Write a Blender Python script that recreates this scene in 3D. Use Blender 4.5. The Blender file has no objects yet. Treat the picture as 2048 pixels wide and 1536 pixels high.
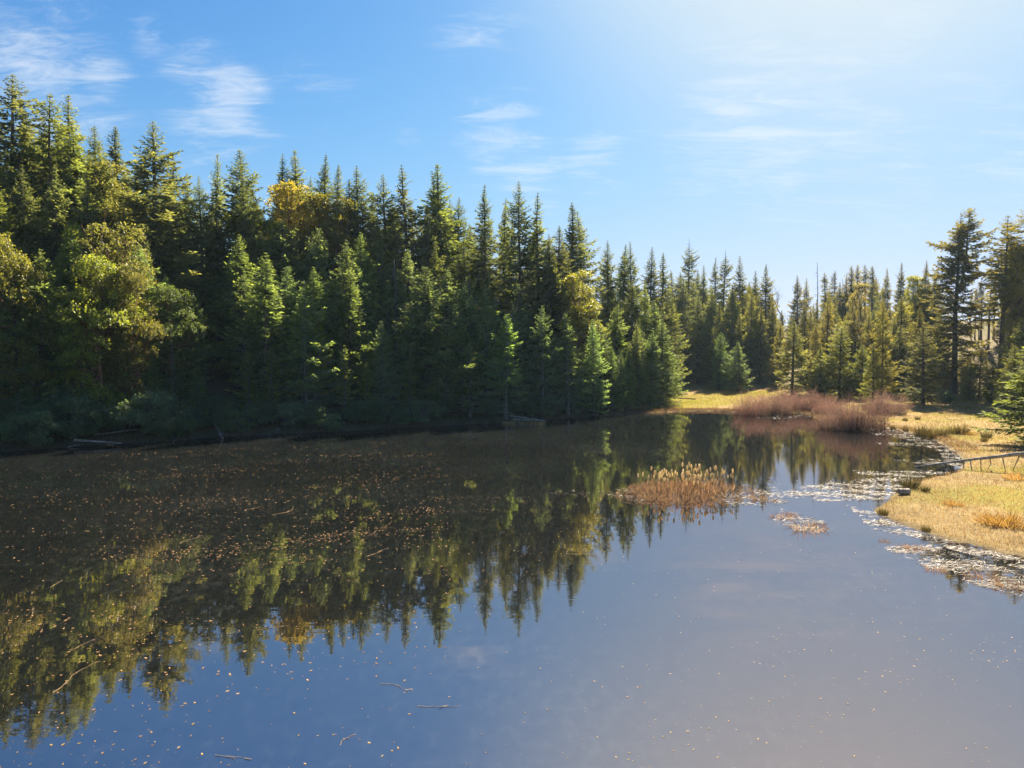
import bpy, math, random
import numpy as np

# ------------------------------------------------------------------ camera, sky, sun, exposure
SC = bpy.context.scene
COL = SC.collection
F_PX, CX, CY, HOR, CAM_H = 1420.0, 1024.0, 768.0, 705.0, 8.6
PITCH = math.atan((CY - HOR) / F_PX)
cam_d = bpy.data.cameras.new('camera')
cam_d.sensor_width = 36.0
cam_d.lens = 36.0 * F_PX / 2048.0
cam_d.clip_start, cam_d.clip_end = 0.1, 9000.0
cam = bpy.data.objects.new('camera', cam_d)
cam.location = (0, 0, CAM_H)
cam.rotation_euler = (math.pi / 2 - PITCH, 0, 0)
COL.objects.link(cam)
SC.camera = cam

SUN_AZ, SUN_EL = math.radians(27.3), math.radians(39.5)     # azimuth measured from +Y towards +X
sun_vec = (math.sin(SUN_AZ) * math.cos(SUN_EL), math.cos(SUN_AZ) * math.cos(SUN_EL), math.sin(SUN_EL))
sun_d = bpy.data.lights.new('sun', 'SUN')
sun_d.energy = 5.0
sun_d.angle = math.radians(0.53)
sun_d.color = (1.0, 0.89, 0.68)
sun = bpy.data.objects.new('sun', sun_d)
sun.rotation_euler = (math.pi / 2 - SUN_EL, 0, math.pi - SUN_AZ)
COL.objects.link(sun)

SC.view_settings.view_transform = 'Standard'
SC.view_settings.look = 'None'
SC.view_settings.gamma = 1.0
SC.view_settings.exposure = 2.05
SC.view_settings.use_curve_mapping = False
SC.cycles.max_bounces = 5
SC.cycles.diffuse_bounces = 3
SC.cycles.glossy_bounces = 3
SC.cycles.transmission_bounces = 3
SC.cycles.transparent_max_bounces = 4
SC.cycles.use_denoising = True
SC.cycles.denoiser = 'OPENIMAGEDENOISE'
SC.cycles.denoising_input_passes = 'RGB_ALBEDO_NORMAL'
SC.cycles.use_adaptive_sampling = False
SC.cycles.caustics_reflective = False
SC.cycles.caustics_refractive = False


class NT:
    """small helper to write node trees"""
    def __init__(self, tree):
        self.t = tree
        tree.nodes.clear()

    def n(self, kind, ins=None, **props):
        nd = self.t.nodes.new(kind)
        for k, v in props.items():
            setattr(nd, k, v)
        for k, v in (ins or {}).items():
            self.put(nd, k, v)
        return nd

    def put(self, nd, k, v):
        sock = nd.inputs[k]
        if isinstance(v, bpy.types.NodeSocket):
            self.t.links.new(v, sock)
        else:
            if isinstance(v, (tuple, list)) and len(v) == 3 and sock.type == 'RGBA':
                v = tuple(v) + (1.0,)
            sock.default_value = v

    def math(self, op, a, b=0.0, c=None, clamp=False):
        ins = {0: a, 1: b}
        if c is not None:
            ins[2] = c
        return self.n('ShaderNodeMath', ins, operation=op, use_clamp=clamp).outputs[0]

    def vmath(self, op, a, b=(0, 0, 0), out=0):
        return self.n('ShaderNodeVectorMath', {0: a, 1: b}, operation=op).outputs[out]

    def mix(self, fac, a, b, blend='MIX'):
        nd = self.n('ShaderNodeMix', data_type='RGBA', blend_type=blend, clamp_factor=True)
        self.put(nd, 0, fac)
        self.put(nd, 6, a)
        self.put(nd, 7, b)
        return nd.outputs[2]

    def ramp(self, fac, stops, interp='LINEAR'):
        nd = self.n('ShaderNodeValToRGB', {0: fac})
        cr = nd.color_ramp
        cr.interpolation = interp
        while len(cr.elements) < len(stops):
            cr.elements.new(0.5)
        for e, (p, c) in zip(cr.elements, stops):
            e.position = p
            e.color = (c, c, c, 1) if not isinstance(c, (tuple, list)) else tuple(c) + (1,)
        return nd.outputs[0]

    def noise(self, vec, scale, detail=4.0, rough=0.55, dist=0.0, out=0):
        nd = self.n('ShaderNodeTexNoise', {'Scale': scale, 'Detail': detail, 'Roughness': rough, 'Distortion': dist})
        if vec is not None:
            self.put(nd, 'Vector', vec)
        return nd.outputs[out]

    def smooth(self, x, lo, hi):
        return self.n('ShaderNodeMapRange', {0: x, 1: lo, 2: hi, 3: 0.0, 4: 1.0}, interpolation_type='SMOOTHSTEP').outputs[0]


def px_dir(u, v):
    """unit direction of a photograph pixel (2048 x 1536)"""
    a, b = (u - CX) / F_PX, (CY - v) / F_PX
    d = np.array([a, math.cos(PITCH) + b * math.sin(PITCH), -math.sin(PITCH) + b * math.cos(PITCH)])
    return d / np.linalg.norm(d)


def make_world():
    w = bpy.data.worlds.new('World')
    SC.world = w
    w.use_nodes = True
    g = NT(w.node_tree)
    tc = g.n('ShaderNodeTexCoord').outputs['Generated']
    dirn = g.vmath('NORMALIZE', tc)
    sky = g.n('ShaderNodeTexSky', sky_type='NISHITA', sun_disc=False, sun_elevation=SUN_EL, sun_rotation=SUN_AZ,
              altitude=200.0, air_density=1.0, dust_density=0.7, ozone_density=2.0).outputs[0]
    hs = g.n('ShaderNodeHueSaturation', {'Saturation': 1.22, 'Value': 1.0, 'Fac': 1.0, 'Color': sky}).outputs[0]
    base = g.mix(1.0, hs, (0.335, 0.545, 0.70), 'MULTIPLY')
    # high thin cirrus: laid out on a flat layer above the ground, projected along the view direction
    sp = g.n('ShaderNodeSeparateXYZ', {0: dirn})
    zz = g.math('MAXIMUM', sp.outputs[2], 0.0)
    den = g.math('ADD', zz, 0.12)
    lx, ly = g.math('DIVIDE', sp.outputs[0], den), g.math('DIVIDE', sp.outputs[1], den)
    lay = g.n('ShaderNodeCombineXYZ', {0: lx, 1: ly, 2: 0.0}).outputs[0]
    rot = g.n('ShaderNodeMapping', {'Vector': lay, 'Rotation': (0, 0, math.radians(-28)), 'Scale': (1.0, 2.6, 1.0)}).outputs[0]
    wv = g.noise(rot, 1.7, 3.0, 0.5, 0.0, out=1)
    wrp = g.vmath('ADD', rot, g.vmath('SCALE', wv, (0, 0, 0)))
    nd = g.n('ShaderNodeVectorMath', operation='MULTIPLY_ADD')
    g.put(nd, 0, wv); g.put(nd, 1, (0.75, 0.75, 0.75)); g.put(nd, 2, rot)
    n1 = g.noise(nd.outputs[0], 2.6, 8.0, 0.60, 0.5)
    n2 = g.noise(nd.outputs[0], 11.0, 8.0, 0.66, 1.2)
    fib = g.math('ADD', g.math('MULTIPLY', n1, 0.72), g.math('MULTIPLY', n2, 0.28))
    # the banks of cirrus of this day, each a soft patch of the layer
    patches = None
    for (u, v, rad, amt) in ((90, 140, 0.10, .85), (200, 150, 0.045, 1.0), (295, 80, 0.035, 0.8), (390, 150, 0.07, 0.7),
                             (455, 195, 0.055, 1.0), (450, 290, 0.09, 0.6), (960, 75, 0.085, 0.55), (815, 265, 0.028, 0.55), (1010, 275, 0.075, 0.8),
                             (1060, 350, 0.065, 0.75), (1180, 320, 0.07, 0.6), (1480, 235, 0.13, 0.75), (1540, 310, 0.10, 0.75),
                             (1720, 250, 0.20, 0.55), (1980, 280, 0.12, 0.55), (620, 170, 0.12, 0.35)):
        d = px_dir(u, v)
        dist = g.vmath('DISTANCE', dirn, tuple(d), out=1)
        f = g.math('MULTIPLY', g.math('POWER', 2.718, g.math('MULTIPLY', g.math('MULTIPLY', dist, dist), -1.0 / (rad * rad))), amt)
        patches = f if patches is None else g.math('MAXIMUM', patches, f)
    elsewhere = g.math('MULTIPLY', g.smooth(g.noise(lay, 0.55, 2.0), 0.5, 0.75), 0.55)
    behind = g.smooth(sp.outputs[1], 0.35, -0.1)
    patches = g.math('MAXIMUM', patches, g.math('MULTIPLY', elsewhere, behind))
    cov = g.smooth(g.math('ADD', g.math('MULTIPLY', fib, 1.15), g.math('MULTIPLY', patches, 0.40)), 0.70, 1.14)
    cov = g.math('MULTIPLY', cov, g.smooth(patches, 0.0, 0.6))
    # low milky veil near the horizon and the bright aureole round the sun
    ca = g.vmath('DOT_PRODUCT', dirn, sun_vec, out=1)
    ca = g.math('MAXIMUM', ca, 0.0)
    aur = g.math('ADD', g.math('MULTIPLY', g.math('POWER', ca, 14.0), 0.4), g.math('MULTIPLY', g.math('POWER', ca, 60.0), 1.5))
    veil = g.math('POWER', g.math('SUBTRACT', 1.0, zz), 7.0)
    c1 = g.mix(g.math('MULTIPLY', veil, 0.6), base, (3.7, 4.2, 4.6))
    au = g.n('ShaderNodeVectorMath', operation='SCALE')
    g.put(au, 0, (1.35, 0.72, 0.42)); g.put(au, 'Scale', aur)
    c3 = g.mix(1.0, c1, au.outputs[0], 'ADD')
    # soft clip of the brightest part of the sky: each channel levels off softly
    sc = g.n('ShaderNodeSeparateColor', {0: c3})
    ch = []
    for k, top in enumerate((3.6, 3.5, 4.6)):
        c = sc.outputs[k]
        q = g.math('POWER', g.math('DIVIDE', c, top), 3.0)
        ch.append(g.math('DIVIDE', c, g.math('POWER', g.math('ADD', q, 1.0), 1.0 / 3.0)))
    c4 = g.n('ShaderNodeCombineColor', {0: ch[0], 1: ch[1], 2: ch[2]}).outputs[0]
    # milky light round the sun
    glow = g.mix(g.math('POWER', ca, 15.0), (1.9, 2.85, 3.6), (3.9, 3.95, 3.6))
    c5 = g.mix(g.math('MULTIPLY', g.smooth(ca, 0.86, 0.985), 0.88), c4, glow)
    c5 = g.mix(g.math('MULTIPLY', cov, 0.6), c5, (3.75, 3.95, 4.1))
    bg = g.n('ShaderNodeBackground', {'Color': c5, 'Strength': 0.06})
    out = g.n('ShaderNodeOutputWorld')
    g.t.links.new(bg.outputs[0], out.inputs[0])


make_world()

# ------------------------------------------------------------------ placing helpers
rng = np.random.default_rng(11)
random.seed(5)


def at_z(u, v, z=0.0):
    d = px_dir(u, v)
    t = (z - CAM_H) / d[2]
    return np.array([d[0] * t, d[1] * t, z])


def u_of(x, y):
    """photo column of a place on the map"""
    return CX + F_PX * np.asarray(x) / np.maximum(np.asarray(y), 4.0)


def z_for_v(v, y):
    """height at which a point y metres out appears on photo row v (near the frame's middle row of rays)"""
    d = px_dir(CX, v)
    return CAM_H + d[2] / d[1] * y


shore_px = [(0, 905), (110, 897), (200, 891), (300, 886), (400, 877), (520, 871), (620, 866), (720, 861), (800, 856), (900, 851), (1000, 846), (1080, 841),
            (1150, 836), (1215, 833), (1260, 829), (1310, 826), (1360, 823), (1420, 822), (1480, 825), (1530, 832), (1570, 826), (1620, 829), (1660, 858),
            (1720, 860), (1775, 856), (1830, 868), (1880, 886), (1912, 905), (1930, 928), (1915, 944), (1870, 955), (1815, 966), (1800, 985), (1770, 1003),
            (1740, 1024), (1775, 1040), (1830, 1062), (1900, 1082), (1970, 1098), (2048, 1118)]
shore = [at_z(u, v)[:2] for u, v in shore_px]
shore = [np.array(p) for p in ((-60, -62), (-105, -30), (-104, 12), (-80, 38), (-58, 53))] + shore + \
        [np.array(p) for p in ((22.5, 25), (25, 17), (31, 4), (42, -18), (40, -50), (0, -72))]
SH = np.array(shore)


def sdf(x, y):
    """signed distance to the lake's edge: positive on land"""
    x, y = np.asarray(x, float).ravel(), np.asarray(y, float).ravel()
    best = np.full(x.shape, 1e18)
    inside = np.zeros(x.shape, bool)
    A, B = SH, np.roll(SH, -1, axis=0)
    for (ax, ay), (bx, by) in zip(A, B):
        ex, ey = bx - ax, by - ay
        t = np.clip(((x - ax) * ex + (y - ay) * ey) / (ex * ex + ey * ey), 0, 1)
        dx, dy = x - ax - t * ex, y - ay - t * ey
        best = np.minimum(best, dx * dx + dy * dy)
        cond = (ay > y) != (by > y)
        with np.errstate(divide='ignore', invalid='ignore'):
            xc = ax + (y - ay) * ex / (ey if ey != 0 else 1e-9)
        inside ^= cond & (x < xc)
    d = np.sqrt(best)
    return np.where(inside, -d, d)


def sstep(x, a, b):
    t = np.clip((x - a) / (b - a), 0, 1)
    return t * t * (3 - 2 * t)


_wv = [(rng.uniform(0, 6.28), rng.uniform(0, 6.28), k, a) for k, a in ((0.035, 1.0), (0.05, .8), (0.09, .5), (0.16, .3), (0.31, .18), (0.7, .09), (1.3, .05))]


def bumps(x, y):
    s = 0
    for a, ph, k, amp in _wv:
        s = s + amp * np.sin(k * (x * math.cos(a) + y * math.sin(a)) + ph) * np.cos(k * 0.8 * (x * math.sin(a * 1.7) - y * math.cos(a * 1.7)) + ph * 2)
    return s


def ground_z(x, y):
    shp = np.shape(x)
    x, y = np.asarray(x, float).ravel(), np.asarray(y, float).ravel()
    s = sdf(x, y)
    u = np.where(y > 6, u_of(x, y), np.where(x < 0, -2000, 4000))
    wl = 1 - sstep(u, 1190, 1345)
    wr = sstep(u, 1600, 1880)
    sp = np.maximum(s, 0)
    bank = 0.45 * sstep(sp, 0, 1.2) + 0.12 * np.minimum(sp, 4)
    hl = bank + 0.44 * np.clip(sp - 3, 0, 34) * sstep(sp, 2, 10) + 0.1 * np.clip(sp - 37, 0, 30)
    s0 = 50 * (1 - wr) + 38 * wr
    slope = 0.15 * (1 - wr) + 0.24 * wr
    cap = 13 * (1 - wr) + 13.5 * wr
    hr = 0.10 + 0.022 * sp + np.minimum(cap, slope * np.maximum(sp - s0, 0) * sstep(sp - s0, -5, 15))
    hr = np.where(y < 14, np.minimum(hr, 4.0), hr)
    b = bumps(x, y)
    land = wl * (hl + b * 0.35 * sstep(sp, 1, 8)) + (1 - wl) * (hr + b * (0.05 * sstep(sp, 0.3, 3) + 0.5 * sstep(sp, 40, 80)))
    land = np.maximum(land, 0.03 + 0.03 * np.minimum(sp, 3))
    bed = np.maximum(-2.2, 0.32 * s - 0.02)
    return np.where(s > 0, land, bed).reshape(shp)


def gz(x, y):
    return float(ground_z(np.array([x]), np.array([y]))[0])


def on_ground(u, v):
    """where the ray of a photo pixel meets the ground"""
    d = px_dir(u, v)
    t = np.linspace(12, 330, 1600)
    zz = CAM_H + d[2] * t - ground_z(d[0] * t, d[1] * t)
    k = np.argmax(zz < 0) if (zz < 0).any() else len(t) - 1
    return d[0] * t[k], d[1] * t[k]


# ------------------------------------------------------------------ mesh helpers
def mesh_from(name, V, quads=None, tris=None, tint=None, mats=(), smooth=False, mat_index=None):
    V = np.asarray(V, np.float32)
    nq = 0 if quads is None else len(quads)
    nt = 0 if tris is None else len(tris)
    me = bpy.data.meshes.new(name)
    me.vertices.add(len(V))
    me.vertices.foreach_set('co', V.ravel())
    loops = np.concatenate([np.asarray(a, np.int32).ravel() for a in (quads, tris) if a is not None and len(a)])
    me.loops.add(len(loops))
    me.loops.foreach_set('vertex_index', loops)
    me.polygons.add(nq + nt)
    starts = np.concatenate([np.arange(nq) * 4, nq * 4 + np.arange(nt) * 3]).astype(np.int32)
    me.polygons.foreach_set('loop_start', starts)
    me.update(calc_edges=True)
    if smooth:
        me.polygons.foreach_set('use_smooth', np.ones(nq + nt, bool))
    if tint is not None:
        at = me.attributes.new('tint', 'FLOAT', 'FACE')
        at.data.foreach_set('value', np.asarray(tint, np.float32))
    for m in mats:
        me.materials.append(m)
    if mat_index is not None:
        me.polygons.foreach_set('material_index', np.asarray(mat_index, np.int32))
    me.validate()
    return me


class Tubes:
    """collects tapered tubes"""
    def __init__(self):
        self.V, self.Q, self.m, self.n = [], [], [], 0

    def add(self, pts, rad, sides=6, mat=0, cap=True):
        pts = np.asarray(pts, float)
        rad = np.broadcast_to(np.asarray(rad, float), (len(pts),))
        tan = np.gradient(pts, axis=0)
        tan /= np.linalg.norm(tan, axis=1, keepdims=True) + 1e-9
        ref = np.array([1.0, 0.13, 0.07]) if abs(tan[0][2]) > 0.8 else np.array([0.05, 0.1, 1.0])
        s = np.cross(tan, ref)
        s /= np.linalg.norm(s, axis=1, keepdims=True) + 1e-9
        w = np.cross(tan, s)
        a = np.arange(sides) * 2 * math.pi / sides
        ring = pts[:, None] + rad[:, None, None] * (np.cos(a)[None, :, None] * s[:, None] + np.sin(a)[None, :, None] * w[:, None])
        k = len(pts)
        idx = self.n + np.arange(k * sides).reshape(k, sides)
        q = np.stack([idx[:-1], np.roll(idx[:-1], -1, 1), np.roll(idx[1:], -1, 1), idx[1:]], -1).reshape(-1, 4)
        self.V.append(ring.reshape(-1, 3))
        self.Q.append(q)
        self.m += [mat] * len(q)
        self.n += k * sides
        if cap:
            for e, r in ((0, idx[0]), (k - 1, idx[-1])):
                self.V.append(pts[e:e + 1])
                c = self.n
                self.n += 1
                o = np.roll(r, -1)
                q = np.stack([np.full(sides, c), r, o, np.full(sides, c)], -1)
                self.Tq = getattr(self, 'Tq', [])
                self.Tq.append(q[:, :3])

    def mesh(self, name, mats, smooth=True):
        T = np.concatenate(self.Tq) if getattr(self, 'Tq', None) else None
        Q = np.concatenate(self.Q)
        mi = self.m + [0] * (0 if T is None else len(T))
        return mesh_from(name, np.concatenate(self.V), Q, T, None, mats, smooth, mi)


def sprays(C, D, N, L, W, bend=0.0):
    """kite-shaped blades: C root, D direction, N face normal, L length, W width"""
    C, D, N = (np.asarray(a, float) for a in (C, D, N))
    D = D / (np.linalg.norm(D, axis=1, keepdims=True) + 1e-9)
    S = np.cross(D, N)
    S /= np.linalg.norm(S, axis=1, keepdims=True) + 1e-9
    L, W = np.asarray(L)[:, None], np.asarray(W)[:, None]
    v0 = C
    v1 = C + D * L * 0.42 + S * W * 0.5
    v2 = C + D * L
    v3 = C + D * L * 0.42 - S * W * 0.5
    if bend:
        up = np.cross(S, D)
        v2 = v2 - up * L * bend
    V = np.stack([v0, v1, v2, v3], 1).reshape(-1, 3)
    Q = np.arange(len(C) * 4).reshape(-1, 4)
    return V, Q


def put(name, mesh, parent=None, loc=None, rot=None, scale=None, label=None, cat=None, group=None, kind=None, color=None):
    o = bpy.data.objects.new(name, mesh)
    COL.objects.link(o)
    if parent is not None:
        o.parent = parent
    if loc is not None:
        o.location = [float(a) for a in loc]
    if rot is not None:
        o.rotation_euler = rot
    if scale is not None:
        o.scale = scale
    if label: o['label'] = label
    if cat: o['category'] = cat
    if group: o['group'] = group
    if kind: o['kind'] = kind
    if color is not None: o.color = color
    return o


# ------------------------------------------------------------------ materials
def new_mat(name):
    m = bpy.data.materials.new(name)
    m.use_nodes = True
    return m, NT(m.node_tree)


def finish(g, shader, disp=None):
    out = g.n('ShaderNodeOutputMaterial')
    g.t.links.new(shader, out.inputs[0])


def leaf_mat(name, dark, light, trans, transl=0.35, rough=0.55, spec=0.25, lichen=None, hue=0.03):
    """foliage: colour by the piece's own tint, by the plant and by slow noise; light passes through thin leaves"""
    m, g = new_mat(name)
    t = g.n('ShaderNodeAttribute', attribute_name='tint').outputs['Fac']
    oi = g.n('ShaderNodeObjectInfo')
    tt = g.math('MINIMUM', g.math('MAXIMUM', t, 0.0), 1.0)
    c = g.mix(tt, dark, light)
    r = oi.outputs['Random']
    hsv = g.n('ShaderNodeHueSaturation', {'Hue': g.math('ADD', 0.5 - hue / 2, g.math('MULTIPLY', r, hue)),
                                          'Saturation': g.math('ADD', 0.85, g.math('MULTIPLY', g.math('FRACT', g.math('MULTIPLY', r, 7.3)), 0.3)),
                                          'Value': g.math('ADD', 0.72, g.math('MULTIPLY', g.math('FRACT', g.math('MULTIPLY', r, 13.7)), 0.6)), 'Color': c}).outputs[0]
    c = g.mix(1.0, hsv, oi.outputs['Color'], 'MULTIPLY')
    if lichen:
        c = g.mix(g.math('GREATER_THAN', t, 1.5), c, lichen)
    p = g.n('ShaderNodeBsdfPrincipled', {'Base Color': c, 'Roughness': rough, 'Specular IOR Level': spec})
    tr = g.n('ShaderNodeBsdfTranslucent', {'Color': g.mix(1.0, c, trans, 'MULTIPLY')})
    mx = g.n('ShaderNodeMixShader', {0: transl})
    g.t.links.new(p.outputs[0], mx.inputs[1])
    g.t.links.new(tr.outputs[0], mx.inputs[2])
    finish(g, mx.outputs[0])
    return m


def bark_mat(name, a, b, scale=6.0):
    m, g = new_mat(name)
    tc = g.n('ShaderNodeTexCoord').outputs['Object']
    mp = g.n('ShaderNodeMapping', {'Vector': tc, 'Scale': (1, 1, 0.18)}).outputs[0]
    n = g.noise(mp, scale, 6, 0.65)
    n2 = g.noise(tc, 0.7, 3, 0.5)
    c = g.mix(g.smooth(n, 0.3, 0.7), a, b)
    c = g.mix(g.math('MULTIPLY', g.smooth(n2, 0.45, 0.7), 0.5), c, tuple(min(1, x * 1.35 + 0.02) for x in b))
    bp = g.n('ShaderNodeBump', {'Strength': 0.6, 'Distance': 0.05, 'Height': n})
    p = g.n('ShaderNodeBsdfPrincipled', {'Base Color': c, 'Roughness': 0.9, 'Specular IOR Level': 0.15, 'Normal': bp.outputs[0]})
    finish(g, p.outputs[0])
    return m


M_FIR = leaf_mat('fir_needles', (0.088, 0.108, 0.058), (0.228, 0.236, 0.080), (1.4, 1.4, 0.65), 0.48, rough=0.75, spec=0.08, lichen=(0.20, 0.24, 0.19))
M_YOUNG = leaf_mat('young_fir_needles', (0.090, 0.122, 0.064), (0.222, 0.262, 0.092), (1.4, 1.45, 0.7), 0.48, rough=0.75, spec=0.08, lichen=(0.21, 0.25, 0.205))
M_MADRONE = leaf_mat('broad_leaves', (0.095, 0.118, 0.030), (0.310, 0.305, 0.070), (1.4, 1.4, 0.6), 0.48, rough=0.5, spec=0.25)
M_BUSH = leaf_mat('bush_leaves', (0.065, 0.090, 0.045), (0.145, 0.175, 0.080), (1.3, 1.4, 0.7), 0.40, rough=0.6, spec=0.15)
M_TWIG = leaf_mat('willow_twigs', (0.092, 0.056, 0.045), (0.275, 0.178, 0.138), (1.2, 1.0, 0.9), 0.3, rough=0.7, spec=0.1, hue=0.02)
M_GRASS = leaf_mat('dry_grass', (0.225, 0.140, 0.050), (0.500, 0.340, 0.145), (1.3, 1.2, 0.8), 0.40, rough=0.6, spec=0.15)
M_GREEN = leaf_mat('green_grass', (0.105, 0.130, 0.020), (0.290, 0.260, 0.045), (1.3, 1.3, 0.6), 0.45, rough=0.6, spec=0.15)
M_RUSH = leaf_mat('rush_blades', (0.040, 0.036, 0.014), (0.150, 0.110, 0.040), (1.2, 1.1, 0.7), 0.30, rough=0.7, spec=0.1)
M_REED = leaf_mat('reed_blades', (0.115, 0.064, 0.040), (0.360, 0.240, 0.155), (1.3, 1.1, 0.8), 0.40, rough=0.55, spec=0.2)
M_MAT = leaf_mat('floating_reeds', (0.042, 0.025, 0.017), (0.185, 0.118, 0.082), (1.1, 1.0, 0.9), 0.25, rough=0.5, spec=0.14, hue=0.01)
M_FLOAT = leaf_mat('floating_leaf', (0.130, 0.080, 0.034), (0.400, 0.280, 0.130), (1.2, 1.0, 0.6), 0.25, rough=0.6, spec=0.15)
M_BARK = bark_mat('fir_bark', (0.055, 0.040, 0.032), (0.135, 0.105, 0.085))
M_GREYBARK = bark_mat('grey_bark', (0.085, 0.082, 0.075), (0.20, 0.195, 0.18))
M_RED = bark_mat('red_bark', (0.11, 0.050, 0.030), (0.235, 0.120, 0.070))
M_DEAD = bark_mat('weathered_wood', (0.16, 0.13, 0.105), (0.40, 0.35, 0.30))
M_LICHEN = bark_mat('lichen_twigs', (0.13, 0.15, 0.125), (0.26, 0.29, 0.245))


def ground_material():
    m, g = new_mat('ground_cover')
    pos = g.n('ShaderNodeNewGeometry').outputs['Position']
    f = g.n('ShaderNodeAttribute', attribute_name='forest').outputs['Fac']
    big = g.noise(pos, 0.11, 4, 0.6)
    mid = g.noise(pos, 0.55, 5, 0.65)
    fine = g.noise(pos, 6.0, 6, 0.7)
    c = g.ramp(g.math('ADD', g.math('MULTIPLY', mid, 0.6), g.math('MULTIPLY', fine, 0.4)),
               [(0.28, (0.105, 0.072, 0.028)), (0.45, (0.245, 0.170, 0.070)), (0.62, (0.35, 0.255, 0.115))])
    moss = g.ramp(fine, [(0.3, (0.085, 0.085, 0.016)), (0.6, (0.27, 0.225, 0.030))])
    c = g.mix(g.smooth(big, 0.47, 0.60), c, moss)
    duff = g.ramp(g.math('ADD', g.math('MULTIPLY', fine, 0.6), g.math('MULTIPLY', mid, 0.4)),
                  [(0.3, (0.045, 0.034, 0.022)), (0.5, (0.105, 0.080, 0.052)), (0.7, (0.15, 0.125, 0.07))])
    c = g.mix(f, c, duff)
    z = g.n('ShaderNodeSeparateXYZ', {0: pos}).outputs[2]
    wet = g.smooth(g.math('ADD', z, g.math('MULTIPLY', mid, 0.1)), 0.26, 0.02)
    c = g.mix(g.math('MULTIPLY', wet, 0.75), c, (0.055, 0.040, 0.026))
    bp = g.n('ShaderNodeBump', {'Strength': 0.8, 'Distance': 0.12, 'Height': fine})
    p = g.n('ShaderNodeBsdfPrincipled', {'Base Color': c, 'Roughness': 0.95, 'Specular IOR Level': 0.1, 'Normal': bp.outputs[0]})
    finish(g, p.outputs[0])
    return m


def water_material():
    m, g = new_mat('pond_water')
    pos = g.n('ShaderNodeNewGeometry').outputs['Position']
    weed = g.noise(g.n('ShaderNodeMapping', {'Vector': pos, 'Scale': (1.0, 0.6, 1.0)}).outputs[0], 2.6, 9, 0.78)
    big = g.noise(pos, 0.09, 3, 0.5)
    c = g.ramp(g.math('ADD', g.math('MULTIPLY', weed, 0.7), g.math('MULTIPLY', big, 0.3)),
               [(0.38, (0.0040, 0.0048, 0.0048)), (0.52, (0.0080, 0.0092, 0.0092)), (0.62, (0.022, 0.0235, 0.022))])
    # still surface: long low swell, patches of very faint ripple
    r1 = g.noise(g.n('ShaderNodeMapping', {'Vector': pos, 'Scale': (0.35, 1.0, 1.0)}).outputs[0], 1.1, 3, 0.5)
    r2 = g.noise(g.n('ShaderNodeMapping', {'Vector': pos, 'Scale': (0.5, 1.0, 1.0)}).outputs[0], 5.0, 3, 0.5)
    patch = g.smooth(g.noise(pos, 0.06, 2, 0.5), 0.48, 0.62)
    h = g.math('ADD', g.math('MULTIPLY', r1, 0.7), g.math('MULTIPLY', g.math('MULTIPLY', r2, 0.25), g.math('ADD', 0.25, patch)))
    bp = g.n('ShaderNodeBump', {'Strength': 1.0, 'Distance': 0.0036, 'Height': h})
    p = g.n('ShaderNodeBsdfPrincipled', {'Base Color': c, 'Roughness': 0.0, 'IOR': 4.6, 'Specular IOR Level': 0.5, 'Specular Tint': (1.0, 0.85, 0.87, 1.0), 'Normal': bp.outputs[0]})
    finish(g, p.outputs[0])
    return m


# ------------------------------------------------------------------ ground and water
def build_ground():
    def axis(lo, hi, step, far):
        mid = np.arange(lo, hi + step, step)
        out, s = [], step
        a = mid[-1]
        while a < far:
            s *= 1.35
            a += s
            out.append(a)
        neg, s, a = [], step, mid[0]
        while a > -far:
            s *= 1.35
            a -= s
            neg.append(a)
        return np.concatenate([neg[::-1], mid, out])
    xs, ys = axis(-95, 120, 0.9, 2500), axis(-20, 215, 0.9, 2500)
    X, Y = np.meshgrid(xs, ys)
    Z = ground_z(X, Y)
    n, k = X.shape
    idx = np.arange(n * k).reshape(n, k)
    q = np.stack([idx[:-1, :-1], idx[:-1, 1:], idx[1:, 1:], idx[1:, :-1]], -1).reshape(-1, 4)
    me = mesh_from('ground', np.stack([X, Y, Z], -1).reshape(-1, 3), q, mats=(ground_material(),), smooth=True)
    s = sdf(X, Y)
    u = np.where(Y.ravel() > 6, u_of(X, Y).ravel(), np.where(X.ravel() < 0, -2000, 4000))
    wl = 1 - sstep(u, 1215, 1300)
    wr = sstep(u, 1600, 1900)
    forest = np.maximum(wl, sstep(s, 42 - 8 * wr, 52 - 6 * wr) * 0.7)
    at = me.attributes.new('forest', 'FLOAT', 'POINT')
    at.data.foreach_set('value', forest.astype(np.float32))
    put('ground', me, kind='structure')
    wx = np.linspace(-125, 75, 41)
    wy = np.linspace(-90, 125, 44)
    X, Y = np.meshgrid(wx, wy)
    n, k = X.shape
    idx = np.arange(n * k).reshape(n, k)
    q = np.stack([idx[:-1, :-1], idx[:-1, 1:], idx[1:, 1:], idx[1:, :-1]], -1).reshape(-1, 4)
    put('pond_water', mesh_from('pond_water', np.stack([X, Y, 0 * X], -1).reshape(-1, 3), q, mats=(water_material(),), smooth=True), kind='structure')


build_ground()


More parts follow.
